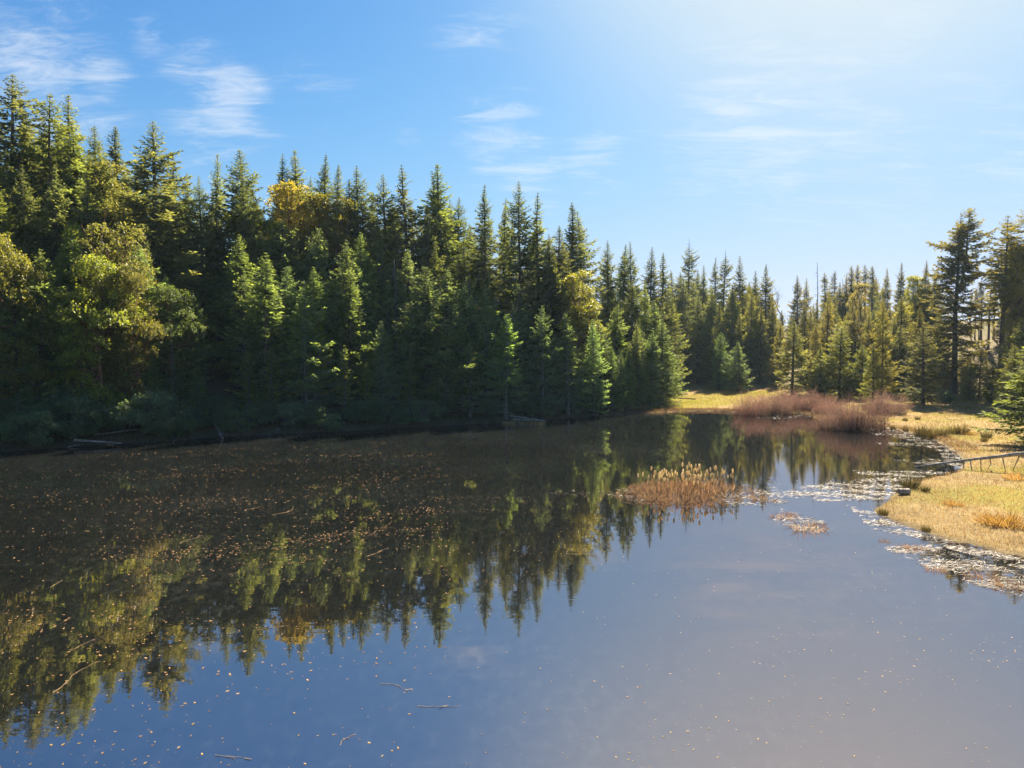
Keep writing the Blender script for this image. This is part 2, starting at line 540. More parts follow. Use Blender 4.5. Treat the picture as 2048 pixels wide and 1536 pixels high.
# ------------------------------------------------------------------ conifers
def conifer(seed, H, R, base=0.12, power=0.8, density=1.0, ragged=0.25, droop=0.2, lichen=0.0, bare=0.0, mat=None, bark=None,
            spike=0.0, spray=0.36, trunk_r=None, twin=False, lean=0.0):
    """a fir: returns (trunk mesh, crown mesh). base: share of bare trunk; spike: bare dead tip; lichen: share of the crown hung with lichen"""
    r = np.random.default_rng(seed)
    tr = trunk_r or H * 0.0115 + 0.03
    T = Tubes()
    k = 14
    t = np.linspace(0, 1, k)
    wob = np.cumsum(r.normal(0, 0.012 * H / k * 3, (k, 2)), 0) * t[:, None]
    axis = np.stack([wob[:, 0] + lean * H * t ** 2, wob[:, 1], t * H], 1)
    rad = tr * (1 - t) ** 0.85 + 0.022
    rad[0] *= 1.35
    T.add(np.concatenate([[axis[0] - [0, 0, 1.2]], axis]), np.concatenate([[rad[0] * 1.15], rad]), 8)
    axes = [(axis, base, 1.0, R)]
    if twin:
        a2 = axis.copy()
        a2[:, 0] += 1.5 * sstep(t, 0.45, 0.75)
        a2[:, 2] *= 1.035
        m = t > 0.5
        T.add(a2[m], rad[m] * 0.8, 6)
        axes.append((a2, 0.62, 1.0, R))
    Cs, Ds, Ns, Ls, Ws, Ts = [], [], [], [], [], []
    lop_a, lop = r.uniform(0, 6.28), r.uniform(0.05, 0.28)
    az_gap = r.uniform(0, 6.28, 5)
    gap_w = r.uniform(0.2, 0.6, 5)
    gap_z = r.uniform(base, 0.85, 5)
    for axis_, b0, top, RR in axes:
        z = b0
        az0 = r.uniform(0, 6.28)
        bulge = r.uniform(0.7, 1.3, 24)
        while z < 1.0 - spike:
            zz = z
            z += (0.30 + 0.22 * r.random()) / H * (1.0 / density) * (1.15 - 0.45 * (z - b0) / (1 - b0))
            tt = (zz - b0) / (1 - b0)
            if spike:
                tt = tt * 0.93 / (1 - spike)
            nb = r.integers(3, 6)
            sz = float(np.clip(0.24 + 3.0 * (1 - tt), 0.2, 1.0))
            sp_ = spray * sz
            az0 += r.uniform(0.6, 1.6)
            for j in range(nb):
                az = az0 + j * 2 * math.pi / nb + r.normal(0, 0.22)
                prof = (1 - min(tt, 0.995)) ** power
                if tt < 0.18:
                    prof *= 0.72 + 0.28 * tt / 0.18
                L = RR * prof * (1 - ragged * r.random() ** 0.7 * 1.3) * (1 + 0.22 * (bulge[int(tt * 23.9)] - 1) / 0.3) * (1 + lop * math.cos(az - lop_a - 3 * tt)) + 0.05
                if r.random() < ragged * 0.3:
                    L *= 0.5
                for ga, gw, g_z in zip(az_gap, gap_w, gap_z):
                    if abs((az - ga + math.pi) % (2 * math.pi) - math.pi) < gw and abs(zz - g_z) < 0.035 + 0.06 * ragged:
                        L *= 0.4
                el = math.radians(34 * tt ** 2 - 4 - 62 * droop * (1 - tt) + r.normal(0, 6))
                n = max(4, int(L / 0.17))
                s = np.linspace(0.0, 1.0, n)
                sag = -droop * 0.30 * L * np.sin(s * math.pi) * (1 - tt * 0.7) + 0.14 * L * s ** 3 * (1 + droop)
                rr_ = s * L * math.cos(el)
                hh = s * L * math.sin(el) + sag
                swerve = r.normal(0, 0.12) * L * s ** 2
                ca, sa = math.cos(az), math.sin(az)
                i0 = np.interp(zz, t, np.arange(k))
                c0 = np.array([np.interp(zz, t, axis_[:, q]) for q in range(3)])
                P = c0 + np.stack([rr_ * ca - swerve * sa, rr_ * sa + swerve * ca, hh], 1)
                dirb = np.gradient(P, axis=0)
                dirb /= np.linalg.norm(dirb, axis=1, keepdims=True) + 1e-9
                if L > 0.8:
                    T.add(P[[0, n // 2, -1]], [0.012 + 0.011 * L, 0.008 + 0.005 * L, 0.006], 3, mat=1 if (lichen > 0 and tt < lichen) else 0, cap=False)
                if bare > 0 and tt < bare and r.random() < 0.8 * (1 - tt / bare) + 0.25:
                    # leafless branch with fine drooping twigs, hung with lichen
                    for q in range(1, n):
                        if r.random() < 0.75:
                            sd = r.choice([-1, 1])
                            dd = dirb[q] * 0.7 + sd * np.array([-sa, ca, 0]) * 0.5 + np.array([0, 0, -0.55])
                            m_ = 2
                            Cs.append(np.repeat(P[q][None], m_, 0)); Ds.append(dd + r.normal(0, 0.3, (m_, 3))); Ns.append(r.normal(0, 1, (m_, 3)))
                            Ls.append(r.uniform(0.25, 0.7, m_)); Ws.append(np.full(m_, 0.045)); Ts.append(np.full(m_, 2.0))
                    continue
                side = np.array([-sa, ca, 0.0])
                s_in = 0.16 if L > 1.2 else 0.0
                use = np.where(s >= s_in)[0]
                nu = len(use)
                if nu == 0:
                    continue
                for sd in (-1.0, 1.0, 0.0):
                    tl = (0.40 * L * (1 - s[use]) ** 0.75 + 0.24 * sz) * r.uniform(0.55, 1.15, nu)
                    if sd == 0.0:
                        tl = np.full(nu, sp_ * 1.05)
                    # short twigs are one blade, long ones a string of blades
                    kmax = 1 if sd == 0 else int(np.clip(np.ceil(tl.max() / (sp_ * 0.72)), 1, 4))
                    ang = math.radians(52)
                    d0 = dirb[use] * math.cos(ang) + sd * side * math.sin(ang)
                    if sd == 0:
                        d0 = dirb[use] + r.normal(0, 0.25, (nu, 3))
                    d0 = d0 + r.normal(0, 0.18, (nu, 3))
                    d0[:, 2] -= 0.08 + droop * 0.5 * (1 - tt)
                    d0 /= np.linalg.norm(d0, axis=1, keepdims=True)
                    for q in range(kmax):
                        live = tl > q * sp_ * 0.72
                        if not live.any():
                            break
                        m_ = int(live.sum())
                        c = P[use][live] + d0[live] * (q * sp_ * 0.66)
                        c[:, 2] -= 0.05 * q * q * (0.4 + droop)
                        dd = d0[live] + r.normal(0, 0.22, (m_, 3))
                        N = np.tile([0, 0, 1.0], (m_, 1)) + r.normal(0, 0.55, (m_, 3)) - 0.35 * np.array([ca, sa, 0])
                        Cs.append(c); Ds.append(dd); Ns.append(N)
                        Ls.append(sp_ * r.uniform(0.75, 1.35, m_)); Ws.append(sp_ * r.uniform(0.36, 0.6, m_))
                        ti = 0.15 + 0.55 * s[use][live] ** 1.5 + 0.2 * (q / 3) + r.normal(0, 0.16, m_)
                        ti = np.clip(ti, 0, 1)
                        if lichen > 0 and tt < lichen:
                            ti = np.where(r.random(m_) < 0.55 * (1 - tt / lichen), 2.0, ti)
                        Ts.append(ti)
    # dead stubs on the bare trunk
    nst = int(base * H * 2.2)
    for _ in range(nst):
        zz = r.uniform(0.06, max(base, 0.07))
        az, L = r.uniform(0, 6.28), r.uniform(0.3, 1.0) * (0.3 + 0.35 * R)
        c0 = np.array([np.interp(zz, t, axis[:, q]) for q in range(3)])
        d = np.array([math.cos(az), math.sin(az), r.uniform(-0.5, 0.1)])
        T.add([c0, c0 + d * L * 0.6, c0 + d * L + [0, 0, -0.1 * L]], [0.03, 0.018, 0.008], 3, mat=1, cap=False)
    if spike:
        for _ in range(7):
            zz = r.uniform(1 - spike, 0.97)
            az, L = r.uniform(0, 6.28), r.uniform(0.2, 0.9)
            c0 = np.array([np.interp(zz, t, axis[:, q]) for q in range(3)])
            T.add([c0, c0 + np.array([math.cos(az), math.sin(az), 0.2]) * L], [0.03, 0.01], 3, cap=False)
    V, Q = sprays(np.concatenate(Cs), np.concatenate(Ds), np.concatenate(Ns), np.concatenate(Ls), np.concatenate(Ws), 0.12)
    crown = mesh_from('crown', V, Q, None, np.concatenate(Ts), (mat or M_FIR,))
    trunk = T.mesh('trunk', (bark or M_BARK, M_LICHEN if lichen or bare else M_DEAD))
    return trunk, crown, H


PROTO = {'tall': [conifer(100 + i, 28, 6.4 + 0.5 * (i % 4), base=0.08 + .03 * (i % 3), power=(.86, .74, .95, .8)[i % 4], density=0.80, ragged=0.34 + .05 * (i % 3), droop=0.20 - .04 * (i % 2), spray=0.45, lean=(0, .03, -.02, .015)[i % 4]) for i in range(8)],
         'spire': [conifer(200 + i, 26, 4.9 + 0.4 * (i % 3), base=0.12, power=(.78, .66, .9)[i % 3], density=0.76, ragged=0.50, droop=0.26, spray=0.43, lean=(0, .025, -.03)[i % 3]) for i in range(6)],
         'young': [conifer(300 + i, 14, 4.2 + 0.25 * (i % 3), base=0.03, power=(.84, .72, .92)[i % 3], density=1.0, ragged=0.28, droop=0.04, mat=M_YOUNG, spray=0.34, lean=(0, .02, -.02)[i % 3]) for i in range(6)],
         'shore': [conifer(400 + i, 15, 4.2 + 0.3 * (i % 2), base=0.06, power=0.76, density=0.90, ragged=0.34, droop=0.12, lichen=0.55, bare=0.22, mat=M_YOUNG, bark=M_GREYBARK, spray=0.35, lean=(0, .03)[i % 2]) for i in range(4)],
         'shade': [conifer(500 + i, 17, 4.1, base=0.10, power=0.65, density=0.66, ragged=0.5, droop=0.2, lichen=0.35, bare=0.12, bark=M_GREYBARK, spray=0.43, lean=(0, .03, -.03, .01)[i]) for i in range(4)],
         'thin': [conifer(600 + i, 20, 2.3, base=0.50, power=0.6, density=0.85, ragged=0.45, droop=0.22) for i in range(4)],
         'broken': [conifer(700 + i, 30, 5.2, base=0.2, power=0.55, density=0.62, ragged=0.55, droop=0.24, spike=0.07, spray=0.46) for i in range(2)],
         'olive': [conifer(800 + i, 22, 6.0, base=0.08, power=0.88, density=0.82, ragged=0.32, droop=0.10, spray=0.44) for i in range(4)],
         'hero': [conifer(901, 30, 8.8, base=0.10, power=0.90, density=0.72, ragged=0.36, droop=0.02, twin=True, spray=0.48, trunk_r=0.5)],
         'open': [conifer(950 + i, 27, 4.6, base=0.42, power=0.62, density=0.58, ragged=0.35, droop=0.14, spray=0.46) for i in range(2)]}


# ------------------------------------------------------------------ broad-leaved trees and bushes
def broadleaf(seed, H, R, clumps=60, leaf=0.24, per=230, mat=None, bark=None, tall=1.0, low=0.25):
    r = np.random.default_rng(seed)
    T = Tubes()
    top = np.array([r.normal(0, 0.1) * R, r.normal(0, 0.1) * R, H * 0.62])
    p = [np.array([0, 0, -1.0]), np.array([0, 0, 0.0]), np.array([r.normal(0, .12) * R, r.normal(0, .12) * R, H * 0.3]), top]
    T.add(p, [H * .022, H * .02, H * .016, H * .008], 7)
    Cs, Ds, Ns, Ls, Ws, Ts = [], [], [], [], [], []
    for i in range(clumps):
        # a point of the crown's dome
        zf = r.uniform(low, 1.0)
        e = math.sqrt(max(0.0, 1 - ((zf - 0.52) / 0.52) ** 2)) if zf > 0.3 else 0.8 * zf / 0.3 + 0.15
        az = r.uniform(0, 6.28)
        rr = R * e * math.sqrt(r.uniform(0.25, 1.0)) * (0.8 + 0.3 * math.sin(az * 2 + seed) * r.random())
        c = np.array([rr * math.cos(az), rr * math.sin(az), H * zf * 0.95])
        base = p[2] + (top - p[2]) * np.clip((zf - 0.3) / 0.6, 0, 1)
        mid = (base + c) / 2 + np.array([0, 0, -0.06 * H]) + r.normal(0, 0.05 * R, 3)
        T.add([base, mid, c], [H * 0.006 + 0.015, H * 0.004 + 0.01, 0.012], 4, cap=False)
        cr = R * r.uniform(0.16, 0.36)
        for _ in range(3):
            tip = c + r.normal(0, 0.7, 3) * cr
            T.add([c * 0.85 + mid * 0.15, tip], [0.02, 0.008], 3, cap=False)
        n = int(per * (cr / (0.25 * R)) ** 2)
        d = r.normal(0, 1, (n, 3))
        d[:, 2] = np.abs(d[:, 2]) * 1.1 - 0.35
        d /= np.linalg.norm(d, axis=1, keepdims=True)
        # leaf bunches: cluster around a few tips on the clump's surface
        tips = d[r.integers(0, n, max(6, n // 9))]
        which = tips[r.integers(0, len(tips), n)]
        pos = c + which * cr * np.array([1.1, 1.1, 0.6]) * r.uniform(0.72, 1.08, (n, 1)) + r.normal(0, leaf * 0.55, (n, 3))
        out = which + r.normal(0, 0.6, (n, 3))
        Cs.append(pos); Ds.append(out * [1, 1, .5] + r.normal(0, .5, (n, 3))); Ns.append(np.array([0, 0, 0.8]) + which * 0.6 + r.normal(0, 0.5, (n, 3)))
        Ls.append(leaf * r.uniform(0.6, 1.2, n)); Ws.append(leaf * r.uniform(0.55, 0.95, n))
        Ts.append(np.clip(0.25 + 0.35 * (pos[:, 2] - c[2]) / cr + r.normal(0.15, 0.22, n), 0, 1))
    V, Q = sprays(np.concatenate(Cs), np.concatenate(Ds), np.concatenate(Ns), np.concatenate(Ls), np.concatenate(Ws), 0.1)
    return T.mesh('trunk', (bark or M_RED, M_RED)), mesh_from('crown', V, Q, None, np.concatenate(Ts), (mat or M_MADRONE,)), H


PROTO['madrone'] = [broadleaf(20 + i, 13, 4.6 + 0.3 * i, 58, 0.22, 380, low=0.06) for i in range(3)]
PROTO['column'] = [broadleaf(30 + i, 17, 3.4, 80, 0.24, 190, low=0.2) for i in range(2)]
PROTO['bush'] = [broadleaf(40 + i, 2.6, 1.9, 26, 0.15, 130, M_BUSH, M_GREYBARK, low=0.1) for i in range(3)]


def bare_tree(seed, H, mat, forks=True):
    r = np.random.default_rng(seed)
    T = Tubes()

    def grow(p, d, L, rad, lev):
        n = 5
        pts = [p]
        for _ in range(n):
            d = d + r.normal(0, 0.16 if forks else 0.05, 3)
            d[2] += 0.06
            d /= np.linalg.norm(d)
            pts.append(pts[-1] + d * L / n)
        T.add(pts, np.linspace(rad, rad * 0.5, n + 1), 6 if lev == 0 else 4, cap=False)
        if lev < 4:
            for _ in range(r.integers(2, 4)):
                nd = d + r.normal(0, 0.6, 3)
                nd[2] += 0.2
                grow(pts[r.integers(3, n + 1)], nd / np.linalg.norm(nd), L * r.uniform(0.45, 0.7), rad * 0.5, lev + 1)
    if forks:
        grow(np.array([0, 0, -0.5]), np.array([0.08, 0, 1.0]), H * 0.5, H * 0.016, 0)
    else:
        t = np.linspace(0, 1, 8)
        ax = np.stack([np.cumsum(r.normal(0, .02 * H / 8, 8)), np.cumsum(r.normal(0, .02 * H / 8, 8)), t * H - 0.5 * (t == 0)], 1)
        T.add(ax, H * 0.008 * (1 - t) + 0.03, 6)
        for _ in range(46):
            z = r.uniform(0.35, 0.97)
            az, L = r.uniform(0, 6.28), r.uniform(0.3, 1.6) * (1.15 - z)
            c0 = np.array([np.interp(z, t, ax[:, q]) for q in range(3)])
            T.add([c0, c0 + np.array([math.cos(az), math.sin(az), r.uniform(-0.4, 0.3)]) * L * 1.4], [0.04, 0.012], 3, cap=False)
    return T.mesh('dead_tree', (mat, mat)), None, H


PROTO['snag'] = [bare_tree(60 + i, 18, M_GREYBARK, False) for i in range(3)]
PROTO['forked'] = [bare_tree(70, 15, M_GREYBARK, True)]

TREES = []       # (x, y, spread) of every tree placed


def plant(kind, x, y, h, label, group=None, name='fir_tree', cat='tree', wide=1.0, color=None, variant=None, rot=None, sink=0.0, z=None):
    L = PROTO[kind]
    tm, cm, H = L[variant if variant is not None else random.randrange(len(L))]
    s = h / H
    root = put(name, None, loc=(x, y, (gz(x, y) if z is None else z) - sink), rot=(random.uniform(-.015, .015), random.uniform(-.015, .015), random.uniform(0, 6.28) if rot is None else rot),
               scale=(s * wide, s * wide, s), label=label, cat=cat, group=group) if cm is not None else None
    if root is None:
        root = put(name, tm, loc=(x, y, gz(x, y)), rot=(0, 0, random.uniform(0, 6.28) if rot is None else rot), scale=(s * wide, s * wide, s), label=label, cat=cat, group=group)
        return root
    root.empty_display_size = 0.5
    put('trunk', tm, root)
    put('crown', cm, root, color=(color or (1, 1, 1)) + (1,))
    TREES.append((x, y))
    return root


def at_depth(u, y):
    return (u - CX) / F_PX * y, y


# skyline of the wood: (column, row of tip, metres out, kind, width)
CREST = [(-40, 160, 84, 'tall', 1), (28, 147, 90, 'open', 1.1), (4, 196, 80, 'tall', 1.1), (66, 200, 92, 'tall', 1.0), (108, 186, 84, 'open', 1.0), (131, 190, 92, 'spire', 1.2),
         (165, 246, 84, 'tall', 1.0), (197, 250, 90, 'tall', 1.0), (246, 252, 95, 'spire', 1.2), (222, 285, 88, 'tall', 0.9), (319, 238, 86, 'tall', 1.25), (285, 330, 98, 'tall', .9),
         (345, 305, 96, 'spire', 1.0), (385, 346, 104, 'tall', .9), (430, 307, 98, 'spire', 1.0), (408, 352, 92, 'tall', .9), (495, 297, 94, 'tall', 1.15), (563, 309, 106, 'tall', 1.0),
         (610, 302, 108, 'spire', 1.2), (649, 309, 108, 'spire', 1.2), (676, 330, 106, 'tall', .9), (718, 333, 104, 'tall', 1.05), (748, 385, 108, 'tall', .9), (776, 352, 104, 'tall', 1.0), (822, 334, 106, 'spire', 1.1),
         (865, 350, 108, 'spire', 1.0), (888, 327, 106, 'spire', 1.25), (915, 395, 112, 'tall', .9), (970, 371, 104, 'tall', 1.05), (1006, 396, 112, 'spire', 1.0), (1040, 367, 104, 'tall', 1.1), (1080, 389, 106, 'spire', 1.2),
         (1112, 450, 104, 'tall', 1.0), (1141, 404, 112, 'spire', 1.2), (1164, 420, 114, 'spire', 1.1), (1215, 480, 120, 'tall', .9), (1244, 488, 126, 'spire', 1.1), (1264, 484, 124, 'tall', .85), (1300, 494, 132, 'tall', .9), (1322, 505, 138, 'spire', 1.1),
         (1375, 477, 172, 'broken', 1.0), (1444, 499, 172, 'broken', .95), (1429, 516, 176, 'spire', 1.1), (1476, 511, 168, 'tall', .9), (1506, 541, 180, 'tall', .85), (1531, 529, 170, 'tall', .95), (1405, 530, 180, 'tall', .9), (1347, 540, 165, 'tall', 1.0),
         (1594, 550, 190, 'tall', .8), (1612, 556, 196, 'spire', 1), (1650, 545, 200, 'thin', 1), (1668, 541, 205, 'thin', 1), (1700, 531, 195, 'thin', 1.1), (1711, 529, 200, 'thin', 1.1), (1728, 529, 190, 'thin', 1.1), (1741, 531, 196, 'thin', 1.0),
         (1771, 535, 180, 'tall', .7), (1797, 524, 165, 'tall', .75), (1843, 520, 150, 'tall', .85), (1865, 545, 145, 'olive', .9), (2001, 430, 118, 'open', 1.1), (2014, 472, 130, 'thin', 1.2), (2049, 412, 112, 'open', 1.0), (2032, 490, 120, 'thin', 1.3), (1960, 560, 150, 'thin', 1.1), (1975, 535, 140, 'thin', 1.0),
         (1985, 575, 150, 'thin', 1.1), (1938, 590, 155, 'thin', 1.0), (1948, 575, 152, 'thin', .9), (2070, 500, 125, 'thin', 1.2)]
SKY_U = np.array([c[0] for c in sorted(CREST)])
SKY_V = np.array([c[1] for c in sorted(CREST)])

WHERE = {'tall': 'dense fir', 'spire': 'narrow ragged fir', 'open': 'sparse bare-trunked fir', 'thin': 'thin pole-trunked fir',
         'broken': 'tall fir with a dead bare spike top', 'olive': 'broad olive-green fir', 'young': 'bushy young fir', 'shore': 'grey lichen-hung fir', 'shade': 'spindly grey-trunked fir'}


def spot(x, y):
    u = float(u_of(x, y))
    for lim, ph in ((330, 'above the madrones'), (520, 'by the shaded bare trunks'), (760, 'near the golden round-headed tree'), (930, 'by the sunlit young firs'),
                    (1110, 'over the lichen-hung shore firs'), (1235, 'near the golden evergreen'), (1340, 'at the low end of the wood'), (1460, 'behind the far meadow'), (1580, 'round the crooked dead tree'),
                    (1700, 'above the willow thicket'), (1850, 'on the sunny slope'), (1950, 'round the tallest forked fir')):
        if u < lim:
            return ph
    return 'above the fallen log'


def warm(u):
    """drier, browner firs on the sunny side of the pond"""
    k = float(sstep(u, 1330, 1600))
    return (1 + .22 * k, 1 - .04 * k, 1 - .28 * k)


def describe(kind, h, wd, rank, x, y):
    size = 'towering' if h > 29 else 'tall' if h > 22 else 'mid-height' if h > 15 else 'short' if h > 9 else 'small'
    return '%s %s%s %s %s' % (size, 'wide ' if wd > 1.12 else 'slim ' if wd < .93 else '', WHERE[kind], rank, spot(x, y))


for u, v, y, kind, wd in CREST:
    x, y = at_depth(u, y)
    h = z_for_v(v, y) - gz(x, y)
    lab = describe(kind, h, wd, 'on the crest', x, y)
    if kind == 'broken':
        lab = WHERE[kind] + (' and thick drooping arms' if u < 1400 else ' beside a fuller fir')
    plant(kind, x, y, h, lab, None if kind == 'broken' else lab, wide=wd * random.uniform(.95, 1.3), color=warm(u))

# sunlit firs standing in front of the crest on the bank and the far side: (column, tip row, metres out, kind, width, label or None)
FRONT = [(478, 470, 84, 'young', 1.1), (530, 508, 80, 'young', 1.15), (572, 440, 92, 'young', 1.1), (640, 455, 92, 'young', 1.0), (690, 482, 86, 'young', 1.1), (722, 466, 92, 'young', 1.05), (700, 545, 84, 'young', .9), (822, 498, 94, 'young', 1.05),
         (848, 532, 88, 'young', 1.15), (893, 540, 93, 'young', 1.2), (870, 482, 98, 'tall', .8), (792, 488, 97, 'spire', .9), (1035, 568, 96, 'young', 1.0), (975, 530, 101, 'tall', .9), (1100, 470, 101, 'tall', 1.0), (930, 470, 104, 'tall', .9),
         (1180, 560, 104, 'tall', .8), (1230, 608, 108, 'young', 1.1), (1200, 640, 101, 'young', 1.0), (1262, 560, 116, 'tall', .9), (1290, 560, 118, 'olive', .8), (1310, 600, 116, 'young', 1.2), (1280, 650, 108, 'young', 1.1), (1325, 640, 112, 'young', 1.15), (1240, 703, 101, 'young', .95), (1215, 700, 98, 'young', .9),
         (30, 520, 66, 'young', 1.0), (80, 500, 68, 'young', 1.1), (120, 330, 80, 'olive', .9), (60, 330, 76, 'olive', 1.0), (5, 330, 72, 'tall', 1), (185, 345, 80, 'tall', .95), (250, 420, 82, 'tall', .9), (380, 400, 90, 'tall', 1), (440, 420, 92, 'tall', 1), (520, 400, 97, 'tall', 1),
         (330, 400, 84, 'tall', .9), (620, 400, 100, 'tall', 1), (700, 360, 102, 'tall', 1.1), (760, 430, 100, 'tall', 1), (300, 470, 80, 'tall', .8),
         (1340, 590, 140, 'olive', .9), (1360, 560, 160, 'olive', 1), (1395, 590, 156, 'olive', 1.0), (1420, 575, 160, 'tall', .9), (1465, 570, 160, 'olive', 1.0), (1500, 580, 158, 'olive', .95), (1440, 600, 152, 'tall', .8), (1545, 600, 162, 'olive', .9), (1520, 610, 155, 'olive', .8),
         (1585, 642, 128, 'young', 1.25), (1630, 640, 135, 'olive', .85), (1680, 655, 122, 'young', 1.3), (1610, 600, 150, 'tall', .8), (1655, 600, 150, 'olive', .9), (1700, 600, 150, 'olive', .9), (1735, 620, 140, 'olive', .9), (1765, 598, 112, 'tall', .85), (1748, 690, 110, 'young', 1.1),
         (1800, 590, 135, 'olive', 1.0), (1835, 610, 128, 'olive', .9), (1848, 650, 108, 'young', 1.3), (1872, 640, 128, 'olive', .8), (1925, 690, 128, 'young', .9), (1860, 585, 140, 'tall', .8), (1800, 650, 125, 'young', 1.2), (1960, 690, 118, 'young', 1.2), (2008, 680, 108, 'young', .9), (2045, 640, 100, 'young', .9), (1985, 720, 108, 'young', 1.2), (2030, 690, 92, 'young', 1.2), (1940, 720, 115, 'young', 1.1), (1560, 640, 150, 'olive', .8), (1640, 690, 125, 'young', 1.0), (1725, 690, 122, 'young', 1.1)]
for u, v, y, kind, wd in FRONT:
    x, y = at_depth(u, y)
    h = z_for_v(v, y) - gz(x, y)
    lab = describe(kind, h, wd, 'before the crest', x, y)
    plant(kind, x, y, max(h, 3), lab, lab, wide=wd * random.uniform(.95, 1.15), color=warm(u))

# trees at the water's edge, each placed by its foot
EDGE = [(612, 836, 560, 'shore', 1.15, 'tall lichen-hung fir with twin grey trunks leaning over the bank', None),
        (636, 830, 632, 'shore', 1.0, 'fir tinted sunlit yellow rising beside a tall grey-trunked one at the shore', (2.3, 1.75, 0.8)),  # strong yellow tint paints a patch of sun into the needles
        (1012, 836, 626, 'shore', 1.15, None, None), (1086, 832, 612, 'shore', 1.1, None, None), (1136, 828, 626, 'shore', 1.1, None, None), (1188, 826, 640, 'young', 1.0, None, None),
        (690, 838, 690, 'shade', 1.1, None, None), (768, 836, 640, 'shore', 1.0, None, None), (893, 828, 690, 'shore', 1.0, None, None), (860, 824, 650, 'young', 1.0, None, None), (940, 836, 680, 'shade', 1.0, None, None),
        (312, 850, 700, 'shore', .8, None, None), (168, 862, 740, 'shore', .9, None, None), (395, 855, 730, 'shore', 1.0, None, None), (450, 862, 790, 'shade', 1.3, None, None), (545, 850, 690, 'shade', 1.0, None, None), (500, 845, 700, 'shade', 1.0, None, None),
        (230, 860, 770, 'shore', 1.2, None, None), (60, 870, 760, 'shore', 1.1, None, None), (350, 850, 640, 'shade', 1.0, None, None), (735, 838, 720, 'shade', 1.0, None, None), (820, 834, 700, 'shade', 1.0, None, None),
        (1258, 814, 700, 'young', 1.0, None, None), (1300, 812, 660, 'young', 1.1, None, None), (1332, 800, 690, 'young', 1.1, None, None), (1275, 814, 640, 'olive', .8, None, None), (1225, 820, 690, 'young', 1.0, None, None)]
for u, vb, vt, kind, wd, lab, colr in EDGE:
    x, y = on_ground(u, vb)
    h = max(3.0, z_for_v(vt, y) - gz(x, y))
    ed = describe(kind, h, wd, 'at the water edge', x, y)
    plant(kind, x, y, h, lab or ed, None if lab else ed, wide=wd * 1.0, color=colr or (1.2, 1.25, 1.2))  # paler lichen tint also lifts the shade at the shore by colour

# two small firs alone on the far meadow, the great fir, the fir at the end of the log
x, y = on_ground(1437, 780)
plant('young', x, y, z_for_v(664, y) - gz(x, y), 'slim bluish young fir on the far meadow, left of its broader twin'.replace(', left of its broader twin', ' beside a broader one'), wide=1.0, variant=1)
x, y = on_ground(1478, 783)
plant('young', x, y, z_for_v(682, y) - gz(x, y), 'broad bluish young fir on the far meadow beside a slimmer one', wide=1.35, variant=2)
x, y = on_ground(1908, 786)
plant('hero', x, y, z_for_v(428, y) - gz(x, y), 'tallest broad fir with a forked tip and thick dark trunk above the meadow', rot=0.1, color=(1.25, 1.05, .85))
x, y = at_depth(2082, 64)
plant('young', x, y, 11.0, 'wide bushy fir with branches to the grass at the root end of the fallen log', wide=1.75, variant=0, color=(1.35, 1.25, .8))

# dead trees on the far skyline
for u, v, y, k, lab in ((1566, 543, 185, 'forked', 'crooked leafless dead tree among firs on the far skyline'),
                        (1633, 524, 190, 'snag', 'needle-thin dead snag with whiskery twigs on the far skyline'),
                        (1690, 545, 188, 'snag', 'bare grey pole snag among thin-topped firs on the far skyline'),
                        (1683, 556, 186, 'snag', 'shorter bare pole snag among thin-topped firs on the far skyline'),
                        (1955, 565, 140, 'snag', 'bare pole on the skyline beside the tallest forked fir'),
                        (790, 520, 92, 'snag', 'silver dead snag with tattered branches amid the wooded bank')):
    x, y = at_depth(u, y)
    plant(k, x, y, z_for_v(v, y) - gz(x, y), lab, None, name='dead_tree')

